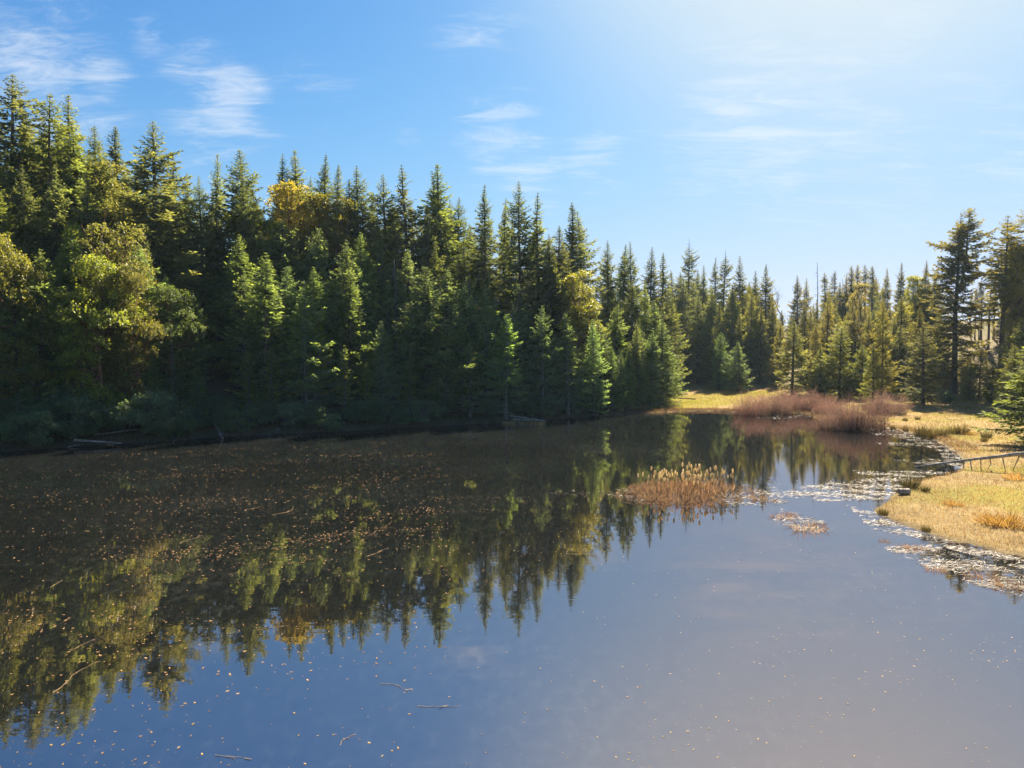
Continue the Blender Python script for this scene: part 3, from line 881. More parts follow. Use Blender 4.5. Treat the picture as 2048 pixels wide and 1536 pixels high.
# broad-leaved evergreens
for u, v, y, k, wd, lab, colr in ((200, 510, 70, 'madrone', .74, 'round yellow-green madrone with red limbs bulging from the bank', (.95, .98, 1.0)),
                                  (235, 448, 74, 'madrone', .74, 'dense olive madrone just behind the yellow-green one', (1.0, .88, .9)),
                                  (262, 545, 71, 'madrone', .55, 'small tan-leaved madrone below the olive one on the bank', (1.15, .98, 1.0)),
                                  (158, 445, 76, 'madrone', .42, 'narrow madrone between a young fir and the olive madrone', (.9, .9, .9)),
                                  (0, 470, 66, 'madrone', .6, 'golden-green madrone at the open end of the wooded bank', (1.2, 1.05, .8)),
                                  (215, 315, 88, 'column', 1.0, 'column-shaped golden-edged evergreen climbing the slope behind the madrones', (1.05, .9, .7)),
                                  (580, 357, 97, 'column', .85, 'bright golden-leaved round-headed tree among dark firs of the crest', (1.25, 1.02, .5)),
                                  (632, 375, 98, 'column', .8, 'smaller olive round-headed tree beside the golden one', (1.0, .85, .6)),
                                  (670, 390, 99, 'column', .8, 'dull green round-headed tree right of the olive one'.replace(' right of', ' beyond'), (.9, .8, .6)),
                                  (550, 430, 94, 'column', .7, 'lime-green round-headed tree below the golden one', (1.0, 1.15, .8)),
                                  (1158, 535, 101, 'column', .9, 'golden evergreen with a sunlit flank near the low end of the bank', (1.1, .98, .75)),
                                  (350, 570, 76, 'madrone', .8, 'dark shaded madrone low on the bank beside tall bare trunks', (.5, .6, .7)),  # dark bluish tint puts shade into the leaf colour
                                  (1690, 640, 140, 'madrone', .7, 'pale-leaved rounded tree among olive firs beyond the willows', (1.3, 1.15, 1.6)),
                                  (1715, 560, 170, 'column', .7, 'amber round-headed tree below the thin-topped firs', (1.3, 1.0, .9)),
                                  (1830, 545, 150, 'column', .8, 'amber leafy tree behind the olive firs of the sunny slope', (1.2, 1.0, .8)),
                                  (2040, 480, 112, 'column', .6, 'tall amber-leaved tree at the top of the sunny slope', (1.2, .95, .7))):
    x, y = at_depth(u, y)
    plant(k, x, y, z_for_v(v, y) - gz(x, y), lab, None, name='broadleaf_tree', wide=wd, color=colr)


# the rest of the wood, thinned so that no two stems stand in one place and no tip rises over the crest
def fill(n, ulo, uhi, smin, smax, kinds, gap, margin, seed, hlo, hhi, ymax=260):
    r = random.Random(seed)
    done = tries = 0
    while done < n and tries < n * 60:
        tries += 1
        u, y = r.uniform(ulo, uhi), r.uniform(50, ymax)
        x, y = at_depth(u, y)
        s = float(sdf([x], [y])[0])
        if not smin < s < smax:
            continue
        if any((x - a) ** 2 + (y - b) ** 2 < gap * gap for a, b in TREES):
            continue
        z0 = gz(x, y)
        lim = z_for_v(float(np.interp(u, SKY_U, SKY_V)) + margin + r.uniform(0, 40), y) - z0
        h = min(r.uniform(hlo, hhi), lim)
        if h < 5:
            continue
        # the lichen-hung fir at the shore stands in a shaft of sun: keep the stems out of it
        ex, ey = x + 20.5, y - 75.0
        along, off = ex * math.sin(SUN_AZ) + ey * math.cos(SUN_AZ), abs(ex * math.cos(SUN_AZ) - ey * math.sin(SUN_AZ))
        if -2 < along < 45 and off < 4.5 and z0 + h > 4 + .87 * along:
            continue
        k = r.choice(kinds)
        if k == 'tall' and h < 15: k = 'young'
        wd = r.uniform(.85, 1.15)
        lab = describe(k, h, wd, 'low on the shaded bank' if s < 13 and u < 1330 else 'in the middle ranks', x, y)
        plant(k, x, y, h, lab, lab, wide=wd * 1.08, color=(1.15, 1.25, 1.3) if s < 13 and u < 1330 else warm(u))  # low bank firs: lichen paleness plus shade lifted in the colour
        done += 1


fill(40, -80, 1330, 13, 50, ['tall', 'tall', 'spire', 'olive'], 3.8, 45, 3, 20, 29, 150)
fill(36, -60, 1250, 3.0, 13, ['shade', 'shade', 'shore', 'young'], 2.6, 160, 4, 8, 17, 130)
fill(40, 1330, 1640, 50, 125, ['tall', 'olive', 'olive', 'spire'], 4.0, 45, 5, 14, 26)
fill(28, 1330, 1860, 85, 150, ['tall', 'tall', 'olive'], 3.5, 20, 15, 22, 30)
fill(14, -80, 1330, 30, 60, ['tall', 'spire'], 3.0, 55, 16, 24, 30, 150)
fill(12, 1925, 2070, 55, 110, ['olive', 'young', 'thin'], 3.0, 120, 17, 6, 13)
fill(10, 2085, 2420, 34, 95, ['tall', 'olive', 'young'], 4.0, 60, 18, 10, 22, 150)
fill(34, 1620, 1880, 42, 105, ['tall', 'olive', 'young', 'thin'], 4.2, 60, 6, 8, 20)

# ------------------------------------------------------------------ undergrowth of the bank
def strew(n, seed, test):
    r = random.Random(seed)
    out = []
    t = 0
    while len(out) < n and t < n * 80:
        t += 1
        p = test(r)
        if p is not None:
            out.append(p)
    return out


def bank_spot(r):
    u, y = r.uniform(-60, 1240), r.uniform(52, 110)
    x, y = at_depth(u, y)
    s = float(sdf([x], [y])[0])
    return (x, y, s) if 0.4 < s < 7.5 else None


for i, (x, y, s) in enumerate(strew(110, 8, bank_spot)):
    h = random.uniform(1.0, 2.6) if float(u_of(x, y)) > 330 else random.uniform(1.6, 3.8)
    wd = random.uniform(.8, 1.4)
    lab = '%s %sdark leafy bush %s %s' % ('waist-high' if h < 1.5 else 'head-high' if h < 2.3 else 'overgrown' if h < 3.1 else 'towering', 'spreading ' if wd > 1.2 else 'narrow ' if wd < .95 else '',
                                             'hugging the shaded waterline' if s < 1.6 else 'on the shaded bank' if s < 4 else 'up the shaded bank', spot(x, y))
    plant('bush', x, y, h, lab, lab, name='bush', cat='bush', wide=wd, color=(1.35, 1.45, 1.5))  # brighter bluish leaf tint lifts the dark of the shaded bank
x, y = on_ground(326, 872)
plant('bush', x, y, 1.7, 'round olive bush alone at the waterline beside a pale log', None, name='bush', cat='bush', color=(1.6, 1.5, 1.1))
for u, v, h, lab in ((1860, 800, 2.6, 'dark bush at the foot of the slope beneath the tallest fir'), (1890, 806, 1.8, 'low dark bush in the shade at the head of the meadow'),
                     (1985, 800, 2.4, 'sunlit bush on the slope beyond the meadow'), (1935, 795, 2.0, 'pale sunlit bush behind the shaded meadow edge'), (1830, 806, 2.3, 'dark bush between the willows and the meadow'),
                     (1545, 772, 2.4, 'russet bush at the wood edge behind the far meadow')):
    x, y = on_ground(u, v)
    plant('bush', x, y, h, lab, None, name='bush', cat='bush', color=(1.3, .95, .7) if 'russet' in lab else (1.2, 1.1, .9) if 'sunlit' in lab else (1, 1, 1))  # sunlit bushes carry their sunlight as a brighter, warmer leaf tint


# ------------------------------------------------------------------ bare willows
def willow(seed, H, R, n=800):
    r = np.random.default_rng(seed)
    C, D, L, W, Nn, Tn = [], [], [], [], [], []
    for i in range(n):
        az = r.uniform(0, 6.28)
        q = math.sqrt(r.random())
        root = np.array([math.cos(az), math.sin(az), 0]) * R * 0.82 * q
        root[2] = -0.1
        lean = q * r.uniform(-0.1, 0.7)
        d = np.array([math.cos(az) * lean, math.sin(az) * lean, 1.0]) + r.normal(0, 0.16, 3)
        d /= np.linalg.norm(d)
        ht = H * r.uniform(0.35, 1.08) * (1 - 0.5 * q ** 3) * (0.85 + 0.15 * math.sin(3 * az + seed) + 0.1 * math.sin(7 * az))
        p = root
        for k in range(4):
            seg = ht / 4 / max(d[2], 0.35)
            C.append(p); D.append(d); L.append(seg * 1.12); W.append(0.045 * (1 - k * 0.2)); Tn.append(0.05 + 0.22 * k + r.normal(0, 0.2))
            for _ in range(2 if k > 0 else 0):
                dd = d + r.normal(0, 0.38, 3)
                C.append(p + d * seg * r.random()); D.append(dd); L.append(seg * r.uniform(0.4, 0.9)); W.append(0.026); Tn.append(0.4 + 0.18 * k + r.normal(0, 0.15))
            p = p + d * seg
            d = d + r.normal(0, 0.10, 3)
            d /= np.linalg.norm(d)
    C, D = np.array(C), np.array(D)
    V, Q = sprays(C, D, r.normal(0, 1, C.shape), np.array(L), np.array(W))
    return mesh_from('willow_shrub', V, Q, None, np.clip(Tn, 0, 1), (M_TWIG,))


WILLOW = [willow(80 + i, 3.4, 3.0) for i in range(3)]
for i, (u, v, vt, R, lab) in enumerate(((1500, 829, 783, 2.6, 'low end clump of the bare reddish willow thicket beside tan reeds'), (1545, 827, 780, 3.2, 'full bare reddish willow behind the tan reed strip'),
                                        (1590, 822, 781, 3.2, 'tall bare reddish willow amid the thicket behind the reed strip'), (1632, 822, 786, 3.0, 'bare reddish willow joining the thicket to the waterside clump'),
                                        (1680, 858, 803, 2.6, 'round bare willow standing in water, its foot mirrored'), (1722, 858, 795, 3.2, 'largest bare red-brown willow at the bay edge'),
                                        (1772, 832, 788, 3.0, 'bare willow behind the largest one, next to dark firs'), (1660, 830, 797, 2.6, 'small bare willow between the thicket and the waterside clump'))):
    p = at_z(u, v, 0.05)
    x, y = p[0], p[1]
    h = z_for_v(vt, y)
    put('willow_shrub', WILLOW[i % 3], loc=(x, y, max(gz(x, y), -0.3)), rot=(0, 0, random.uniform(0, 6.28)), scale=(R / 3.0 * .95, R / 3.0 * .95, h / 3.0), label=lab, cat='shrub')


# ------------------------------------------------------------------ grass of the meadows
def inside_px(u, v, poly):
    u, v = np.asarray(u), np.asarray(v)
    r = np.zeros(u.shape, bool)
    for (a, b), (c, d) in zip(poly, poly[1:] + poly[:1]):
        if b != d:
            r ^= ((b > v) != (d > v)) & (u < a + (v - b) * (c - a) / (d - b))
    return r


def blades(n, seed, sampler, hlo, hhi, width, name, mat, lean=0.45, tint=None):
    r = np.random.default_rng(seed)
    X, Y = sampler(r, n)
    Z = ground_z(X, Y)
    Z = np.maximum(Z, 0.0) - 0.02
    n = len(X)
    d = np.stack([r.normal(0, lean, n), r.normal(0, lean, n), np.ones(n)], 1)
    N = np.stack([r.normal(0, 1, n), r.normal(0, 1, n), np.zeros(n)], 1)
    clump = 0.5 + 0.5 * np.sin(X * 1.9 + 2 * np.sin(Y * 0.7)) * np.sin(Y * 2.3 + 1.5 * np.sin(X * 0.9))
    clump = 0.45 + 0.9 * clump * r.random(n) ** 1.5
    V, Q = sprays(np.stack([X, Y, Z], 1), d, N, r.uniform(hlo, hhi, n) * clump, r.uniform(.7, 1.3, n) * width * (0.5 + 0.5 * Y / 45), 0.15)
    ti = np.clip(0.42 + 0.2 * np.sin(X * .55 + np.sin(Y * .4) * 2) + 0.22 * np.sin(X * 2.1 + 2 * np.sin(Y * 1.3)) * np.sin(Y * 1.7 + np.sin(X * 1.1)) + r.normal(0, .25, n), 0, 1) if tint is None else np.clip(tint + r.normal(0, .2, n), 0, 1)
    put(name, mesh_from(name, V, Q, None, ti, (mat,)), label=None, kind='stuff')


def meadow(r, n, lo=0.1, hi=52, box=(14, 92, 18, 160), dens=lambda x, y, s: 1.0):
    xs, ys = [], []
    got = 0
    while got < n:
        # more blades close by: distance drawn evenly in its logarithm
        y = np.exp(r.uniform(math.log(box[2]), math.log(box[3]), 60000))
        x = r.uniform(box[0], box[1], 60000)
        u = u_of(x, y)
        k = (u > 1200) & (u < 2250)
        x, y = x[k], y[k]
        s = sdf(x, y)
        k = (s > lo) & (s < hi) & (r.random(len(x)) < dens(x, y, s))
        xs.append(x[k]); ys.append(y[k])
        got += k.sum()
    return np.concatenate(xs)[:n], np.concatenate(ys)[:n]


def patchy(x, y, ph):
    return 0.5 + 0.5 * np.sin(x * .23 + ph + 1.3 * np.sin(y * .17)) * np.sin(y * .21 + 2 * ph + np.sin(x * .31))


blades(150000, 1, lambda r, n: meadow(r, n, 0.15, 55), 0.14, 0.42, 0.022, 'dry_grass', M_GRASS, 0.6)
blades(60000, 2, lambda r, n: meadow(r, n, 0.6, 55, dens=lambda x, y, s: sstep(patchy(x, y, 0.6), 0.5, 0.8)), 0.06, 0.2, 0.024, 'mossy_green_grass', M_GREEN, 0.7)
blades(24000, 3, lambda r, n: meadow(r, n, 0.0, 2.2, (10, 60, 60, 112), lambda x, y, s: np.where(u_of(x, y) < 1700, 1.0, 0.15)), 0.2, 0.6, 0.03, 'tan_shore_sedge', M_REED, 0.7)
GREENBIT = [(1318, 800), (1330, 790), (1440, 786), (1560, 782), (1490, 800), (1400, 808), (1360, 812)]


def greenbit(r, n):
    u, v = r.uniform(1310, 1570, n * 5), r.uniform(780, 815, n * 5)
    k = inside_px(u, v, GREENBIT)
    P = np.array([at_z(a, b, 0.9)[:2] for a, b in zip(u[k][:n], v[k][:n])])
    return P[:, 0], P[:, 1]


blades(9000, 4, greenbit, 0.15, 0.4, 0.03, 'bright_green_meadow_grass', M_GREEN, 0.6, tint=0.75)



def bank_grass(r, n):
    u, y = r.uniform(-60, 1260, n * 30), r.uniform(55, 105, n * 30)
    x = (u - CX) / F_PX * y
    s_ = sdf(x, y)
    k = (s_ > .05) & (s_ < 3.2)
    return x[k][:n], y[k][:n]


blades(14000, 7, bank_grass, .25, .8, .03, 'shaded_bank_sedge', M_RUSH, .6)

# ------------------------------------------------------------------ rush tussocks, reed tufts
def tuft(seed, H, R, n, mat, lean=0.5, w=0.022):
    r = np.random.default_rng(seed)
    a, q = r.uniform(0, 6.28, n), np.sqrt(r.random(n))
    C = np.stack([np.cos(a) * q * R * .6, np.sin(a) * q * R * .6, np.full(n, -.05)], 1)
    D = np.stack([np.cos(a) * q * lean, np.sin(a) * q * lean, np.ones(n)], 1) + r.normal(0, .2, (n, 3))
    V, Q = sprays(C, D, r.normal(0, 1, (n, 3)), H * r.uniform(.2, 1.15, n), r.uniform(.7, 1.4, n) * w, 0.25)
    return mesh_from('tussock', V, Q, None, np.clip(r.normal(.45, .28, n), 0, 1), (mat,))


RUSH = [tuft(1 + i, .85, .8, 380, M_RUSH, .85, .022) for i in range(3)]
TAN = [tuft(11 + i, .6, .9, 330, M_GRASS, 1.1) for i in range(2)]
RED = [tuft(21 + i, .45, .75, 120, M_REED, 1.5, .018) for i in range(3)]
for i, (u, v, sc, lab) in enumerate(((1820, 976, 1.0, 'dark rush clump on the point beside the pale wood block'), (1851, 984, .5, 'thin low rush clump on the grassy point'), (1766, 1033, .5, 'upright dark rush stub at the meadow tip'),
                                     (1786, 860, .6, 'small rush clump next to the largest willow'), (1811, 863, .6, 'small rush clump on the bay rim'), (1842, 874, 1.3, 'big dark rush clump leading the row above the bay'), (1858, 876, 1.4, 'biggest dark rush clump of the row above the bay'),
                                     (1884, 872, 1.1, 'mid rush clump of the row above the bay'), (1905, 868, 1.1, 'bushy rush clump toward the far end of the row'), (1925, 868, 1.2, 'last rush clump of the row by the moss'),
                                     (1973, 876, .9, 'lone rush clump in the dry grass near the wide fir'), (1968, 884, .6, 'tiny rush sprig by the lone clump in dry grass'), (1810, 842, .6, 'brown rush clump at the willow edge'), (1835, 840, .6, 'brown rush clump before the shaded meadow head'),
                                     (1852, 1071, .4, 'stubby rush at the near bank'), (1240, 822, .9, 'tan sedge tuft on the far shore below young firs'), (1266, 820, .9, 'tan sedge tuft on the far shore beyond the first'))):
    x, y = on_ground(u, v)
    put('rush_tussock', RUSH[i % 3] if 'tan' not in lab else TAN[0], loc=(x, y, max(0, gz(x, y))), rot=(0, 0, random.uniform(0, 6.28)), scale=(sc * .8, sc * .8, sc * 1.3), label=lab, cat='rushes')
for i, (u, v, sc, lab) in enumerate(((2036, 960, 1.3, 'tan grass tussock under the fallen log'), (2020, 1052, 1.6, 'broad orange-tan tussock in the middle of the near meadow'), (1990, 1048, 1.3, 'orange-tan tussock leaning on the broad one'), (1905, 1010, .8, 'faint tan tussock on the smooth grass'), (1940, 870, 1.0, 'pale tussock between rush clumps'))):
    x, y = on_ground(u, v)
    put('grass_tussock', TAN[i % 2], loc=(x, y, gz(x, y)), rot=(0, 0, random.uniform(0, 6.28)), scale=(sc, sc, sc * .85), label=lab, cat='grass')
for i, (u, v, sc, lab) in enumerate(((1563, 1034, 1.0, 'russet reed tuft in open water toward the cattails'), (1614, 1058, 1.5, 'largest russet reed tuft alone on the mirror water'), (1636, 1052, .8, 'small russet tuft touching the largest one'), (1580, 1030, .7, 'tiny russet tuft beside the one toward the cattails'),
                                     (1771, 1083, .5, 'dot of brown reed off the near bank'), (1814, 1098, .8, 'brown reed tuft, one of a close pair'), (1830, 1097, .8, 'rounder brown tuft of a close pair'), (1873, 1140, .7, 'brown tuft floating in the pale reed drift'),
                                     (1964, 1153, 1.0, 'brown tuft among the pale drift near the bank'), (2020, 1172, 1.1, 'taller brown tuft in drift near the bank'), (1530, 1000, 1.2, 'russet tuft trailing off the cattail stand'))):
    p = at_z(u, v, 0)
    put('reed_tuft', RED[i % 3], loc=p, rot=(0, 0, random.uniform(0, 6.28)), scale=(sc, sc, sc * .8), label=lab, cat='reeds')

# ------------------------------------------------------------------ cattail stand
ISLE = [(1222, 990), (1262, 968), (1310, 962), (1380, 960), (1440, 966), (1500, 974), (1540, 984), (1520, 1000), (1440, 1012), (1370, 1016), (1290, 1008), (1240, 1000)]
CORE = [(1262, 985), (1290, 968), (1370, 963), (1420, 968), (1452, 984), (1430, 1003), (1360, 1010), (1290, 1002)]


def isle(poly):
    def f(r, n):
        u, v = r.uniform(1215, 1545, n * 4), r.uniform(958, 1018, n * 4)
        k = inside_px(u, v, poly)
        P = np.array([at_z(a, b, 0)[:2] for a, b in zip(u[k][:n], v[k][:n])])
        return P[:, 0], P[:, 1]
    return f


blades(2100, 5, isle(CORE), 0.25, 0.85, 0.026, 'dead_cattail_blades', M_REED, 0.75, tint=.4)
blades(2200, 6, isle(ISLE), 0.2, 0.7, 0.024, 'broken_cattail_blades', M_REED, 1.6, tint=.5)


def cattail(seed):
    r = np.random.default_rng(seed)
    T = Tubes()
    h = 1.45
    T.add([[0, 0, -.2], [r.normal(0, .04), r.normal(0, .04), h * .6], [r.normal(0, .06), r.normal(0, .06), h]], [.012, .010, .006], 4)
    e = T.V[0].reshape(-1, 4, 3)[-1].mean(0)
    H = Tubes()
    ax = np.array([r.normal(0, .05), r.normal(0, .05), 1.0])
    t = np.linspace(0, 1, 6)
    H.add(e + np.outer(t - .75, ax * .34), np.array([.018, .05, .062, .06, .046, .015]) * r.uniform(.85, 1.2), 6)
    n = 4
    V, Q = sprays(np.zeros((n, 3)) - [0, 0, .1], np.stack([r.normal(0, .25, n), r.normal(0, .25, n), np.ones(n)], 1), r.normal(0, 1, (n, 3)), r.uniform(.8, 1.4, n), np.full(n, .03), .2)
    return T.mesh('stalk', (M_STALK,)), H.mesh('seed_head', (M_FLUFF,)), mesh_from('blade', V, Q, None, r.random(n), (M_REED,))


M_STALK = bark_mat('cattail_stalk', (.20, .12, .05), (.36, .25, .12))
M_FLUFF = leaf_mat('cattail_fluff', (.66, .56, .39), (.66, .56, .39), (1.1, 1.05, .85), .5, rough=.9, spec=.05, hue=.01)
CAT = [cattail(i) for i in range(6)]
HEADS = [(1275, 988), (1300, 972), (1370, 966), (1440, 972), (1470, 982), (1440, 996), (1390, 1004), (1310, 998)]
pts = isle(HEADS)(np.random.default_rng(9), 105)
for i, (x, y) in enumerate(zip(*pts)):
    back = y > 42.6
    tall = random.uniform(.6, 1.0)
    lab = '%s cattail with fluffy pale seed head in the %s rows of the cattail stand' % ('tall' if tall > .8 else 'short', 'outer' if not back else 'inner')
    root = put('cattail', None, loc=(x, y, 0), rot=(random.uniform(-.12, .12), random.uniform(-.12, .12), random.uniform(0, 6.28)), scale=(tall,) * 3, label=lab, cat='cattail', group=lab)
    for nm, me in zip(('stalk', 'seed_head', 'blade'), CAT[i % 6]):
        put(nm, me, root)
blades(260, 12, lambda r, n: (lambda P: (P[:, 0], P[:, 1]))(np.array([at_z(a, b, 0)[:2] for a, b in zip(r.uniform(1005, 1090, n), r.uniform(846, 851, n))])), .4, .9, .03, 'pale_shore_reeds', M_GRASS, .3, tint=.9)

# ------------------------------------------------------------------ reeds lying flat on the water, floating leaves
MATS = [([(1560, 985), (1620, 968), (1700, 962), (1800, 950), (1850, 952), (1800, 975), (1770, 1000), (1700, 1000), (1640, 1003)], 5200, .8), ([(1430, 985), (1540, 975), (1620, 985), (1560, 1010), (1450, 1012)], 1500, .8),
        ([(1720, 856), (1790, 858), (1850, 874), (1900, 895), (1925, 920), (1925, 940), (1895, 930), (1870, 900), (1800, 876), (1740, 868)], 3600, .7), ([(1720, 884), (1810, 886), (1860, 892), (1800, 892)], 350, .8),
        ([(1700, 940), (1760, 944), (1850, 940), (1900, 946), (1800, 954), (1720, 950)], 1200, .9), ([(1780, 920), (1860, 918), (1920, 926), (1850, 930)], 420, .8), ([(1640, 832), (1700, 858), (1760, 860), (1690, 863)], 300, .9),
        ([(1440, 826), (1500, 824), (1560, 830), (1640, 833), (1560, 838), (1470, 833)], 700, .7), ([(1200, 984), (1260, 975), (1300, 1010), (1240, 1006)], 600, .6), ([(1000, 975), (1200, 980), (1230, 1000), (1120, 992)], 220, .6),
        ([(1560, 1020), (1640, 1040), (1660, 1062), (1600, 1068), (1540, 1040)], 1100, .8), ([(1740, 1030), (1850, 1068), (1960, 1098), (2048, 1122), (2048, 1140), (1900, 1100), (1780, 1060)], 2400, .8),
        ([(1760, 1095), (1850, 1090), (1950, 1120), (2048, 1150), (2060, 1200), (1960, 1175), (1860, 1140)], 3600, .85), ([(1690, 1010), (1760, 1030), (1800, 1070), (1740, 1060)], 800, .8)]


def build_mats():
    r = np.random.default_rng(31)
    X, Y = [], []
    for poly, n, dn in MATS:
        P = np.array(poly, float)
        lo, hi = P.min(0), P.max(0)
        m = n * 9
        u, v = r.uniform(lo[0], hi[0], m), r.uniform(lo[1], hi[1], m)
        k = inside_px(u, v, poly)
        xy = np.array([at_z(a, b, 0)[:2] for a, b in zip(u[k], v[k])])
        x, y = xy[:, 0], xy[:, 1]
        # drift gathers in rows along the shore
        row = 1.1 * r.normal(0, .5, len(x)) + np.sin(2.6 * (y + .35 * x) + 1.4 * np.sin(.9 * x)) + .6 * np.sin(6.1 * y + 2.2 * np.sin(1.1 * x))
        k = r.random(len(x)) < sstep(row, -.5, 1.0) * .95 + .05
        X.append(x[k][:int(n * .55)]); Y.append(y[k][:int(n * .55)])
    X, Y = np.concatenate(X), np.concatenate(Y)
    n = len(X)
    a = r.normal(.1, .6, n)
    D = np.stack([np.cos(a), np.sin(a), r.normal(0, .10, n)], 1)
    N = np.stack([r.normal(0, .22, n), r.normal(0, .22, n), np.ones(n)], 1)
    V, Q = sprays(np.stack([X, Y, r.uniform(.008, .03, n)], 1), D, N, r.uniform(.08, .42, n), r.uniform(.012, .036, n))
    put('floating_dead_reeds', mesh_from('floating_dead_reeds', V, Q, None, np.clip(r.normal(.5, .3, n), 0, 1), (M_MAT,)), kind='stuff')


build_mats()


def leaf_mesh(seed):
    """one curled leaf"""
    r = np.random.default_rng(seed)
    t = np.linspace(-1, 1, 5)
    w = np.array([.06, .8, 1.0, .7, .04]) * .42
    curl = .05 + .07 * t ** 2 * r.uniform(.4, 1.4)
    V = []
    for q, a in enumerate(t):
        V += [[a, -w[q], curl[q] + .06], [a, 0, curl[q]], [a, w[q], curl[q] + .05]]
    Q = [[3 * q + i, 3 * q + 3 + i, 3 * q + 4 + i, 3 * q + 1 + i] for q in range(4) for i in (0, 1)]
    return np.array(V) * .5, np.array(Q)


LEAVES = [leaf_mesh(i) for i in range(5)]
LEAF_ME = [mesh_from('floating_leaf', V, Q, None, np.full(len(Q), .3 + .12 * i), (M_FLOAT,)) for i, (V, Q) in enumerate(LEAVES)]


def leaf_density(u, v):
    """how thickly the photographed water is strewn"""
    d = 0.055 + 0 * u
    d = np.maximum(d, sstep(u, 1300, 900) * sstep(v, 868, 900) * sstep(v, 1220, 1050) * (.35 + .65 * sstep(u, 100, 420)))
    d = np.maximum(d, .16 * sstep(u, 700, 250) * sstep(v, 1100, 1250))
    d = np.maximum(d, .06 * sstep(u, 1300, 700) * sstep(v, 1150, 1250))
    d = np.where(v < 905 - u * .05 + 14, d * .05, d)
    return d


def build_leaves():
    r = np.random.default_rng(77)
    m = 90000
    u, v = r.uniform(-40, 2080, m), 868 + (1560 - 868) * r.random(m) ** 1.25
    P = np.array([at_z(a, b, .004) for a, b in zip(u, v)])
    x, y = P[:, 0], P[:, 1]
    streak = np.sin(.55 * (y - .3 * x) + 1.8 * np.sin(.21 * x + .13 * y)) + .7 * np.sin(1.7 * (y - .22 * x) + 2.0 * np.sin(.33 * x))
    k = r.random(m) < leaf_density(u, v) * (.18 + .82 * sstep(streak + .45 * np.sin(5 * x + 3 * np.sin(2.1 * y)) * np.sin(4.3 * y + 2 * np.sin(1.7 * x)), .1, 1.5))
    k &= sdf(x, y) < -.4
    P, u, v = P[k], u[k], v[k]
    order = np.argsort(P[:, 1])
    P, u, v = P[order], u[order], v[order]
    near = 0
    Vs, Qs, Ts, nv = [], [], [], 0
    for i, (p, uu, vv) in enumerate(zip(P, u, v)):
        size = (.030 + .080 * r.random() ** 2.2) * (1.0 if uu < 900 else .65) * (.85 + .011 * p[1])
        a = r.uniform(0, 6.28)
        if i < 290:
            wh = 'gold' if r.random() < .6 else 'tan'
            lab = '%s fallen leaf afloat on %s' % (wh, 'the green tree reflections' if (uu < 560 and vv < 1400) else 'the open sky-blue water')
            lv = (3, 4) if wh == 'tan' else (0, 1, 2)
            put('floating_leaf', LEAF_ME[int(r.choice(lv))], loc=p, rot=(0, 0, a), scale=(size,) * 3, label=lab, cat='leaf', group=lab)
            continue
        V, Q = LEAVES[int(r.integers(0, 5))]
        ca, sa = math.cos(a), math.sin(a)
        W = V @ np.array([[ca, sa, 0], [-sa, ca, 0], [0, 0, 1]]) * size * np.array([1, 1, 1.2]) + p
        Vs.append(W); Qs.append(Q + nv); nv += len(W); Ts.append(np.full(len(Q), np.clip(r.normal(.5, .3), 0, 1)))
    put('scattered_floating_leaves', mesh_from('scattered_floating_leaves', np.concatenate(Vs), np.concatenate(Qs), None, np.concatenate(Ts), (M_FLOAT,)), kind='stuff')


build_leaves()

# ------------------------------------------------------------------ floating twigs and weed strands
def strand(u0, v0, u1, v1, lab, kink=.2, seed=0):
    r = np.random.default_rng(seed)
    a, b = at_z(u0, v0, .012), at_z(u1, v1, .012)
    t = np.linspace(0, 1, 9)[:, None]
    L = np.linalg.norm(b - a)
    pts = a * (1 - t) + b * t + np.concatenate([np.cumsum(r.normal(0, kink * L / 6, (9, 2)), 0) * np.sin(t * math.pi), np.zeros((9, 1))], 1)
    T = Tubes()
    o = pts[0].copy()
    T.add(pts - o, np.linspace(.006, .003, 9), 4)
    for _ in range(3):
        q = r.integers(1, 8)
        d = r.normal(0, 1, 3) * [1, 1, .12]
        T.add([pts[q] - o, pts[q] - o + d / np.linalg.norm(d) * L * r.uniform(.08, .2)], [.007, .004], 3)
    root = put('floating_twig', T.mesh('floating_twig', (M_DRIFT,)), loc=o, label=lab, cat='twig')


M_DRIFT = bark_mat('drift_twig', (.20, .13, .07), (.42, .30, .17))
for i, (c, lab) in enumerate((((735, 1112, 778, 1096), 'thick forked golden twig afloat on the dark fir reflections'), ((690, 1064, 755, 1068), 'straight twig afloat just above the forked golden one'), ((640, 1078, 690, 1064), 'pale twig lying across the tree reflections'),
                              ((140, 1300, 190, 1278), 'slanting twig on the reflected madrones'), ((105, 1385, 200, 1322), 'longest slanting golden strand in the green reflections'), ((100, 1175, 125, 1160), 'short golden twig in the shaded reflections'),
                              ((760, 1366, 818, 1385), 'bent strand drifting on open blue water'), ((835, 1412, 920, 1412), 'row-like strand of bits on open blue water'), ((680, 1490, 712, 1468), 'forked twig low on the open water'), ((430, 1510, 500, 1520), 'pale strand with a knot on open water'), ((515, 1260, 580, 1250), 'twig by the tips of golden reflections'), ((360, 1085, 400, 1070), 'thin golden twig on darkest water'), ((490, 1020, 525, 1012), 'bright thin twig among flecks'), ((545, 1030, 585, 1010), 'bright thin twig crossing flecks'))):
    strand(*c, lab, seed=i)


# ------------------------------------------------------------------ logs and driftwood
def log_mesh(pts, r0, r1, name='trunk', mat=None, sides=10):
    T = Tubes()
    pts = np.asarray(pts, float)
    t = np.linspace(0, 1, 14)
    P = np.stack([np.interp(t, np.linspace(0, 1, len(pts)), pts[:, q]) for q in range(3)], 1)
    P += np.random.default_rng(3).normal(0, .012, P.shape)
    T.add(P, np.linspace(r0, r1, 14) * np.random.default_rng(4).uniform(.93, 1.07, 14), sides)
    return T.mesh(name, (mat or M_DEAD,))


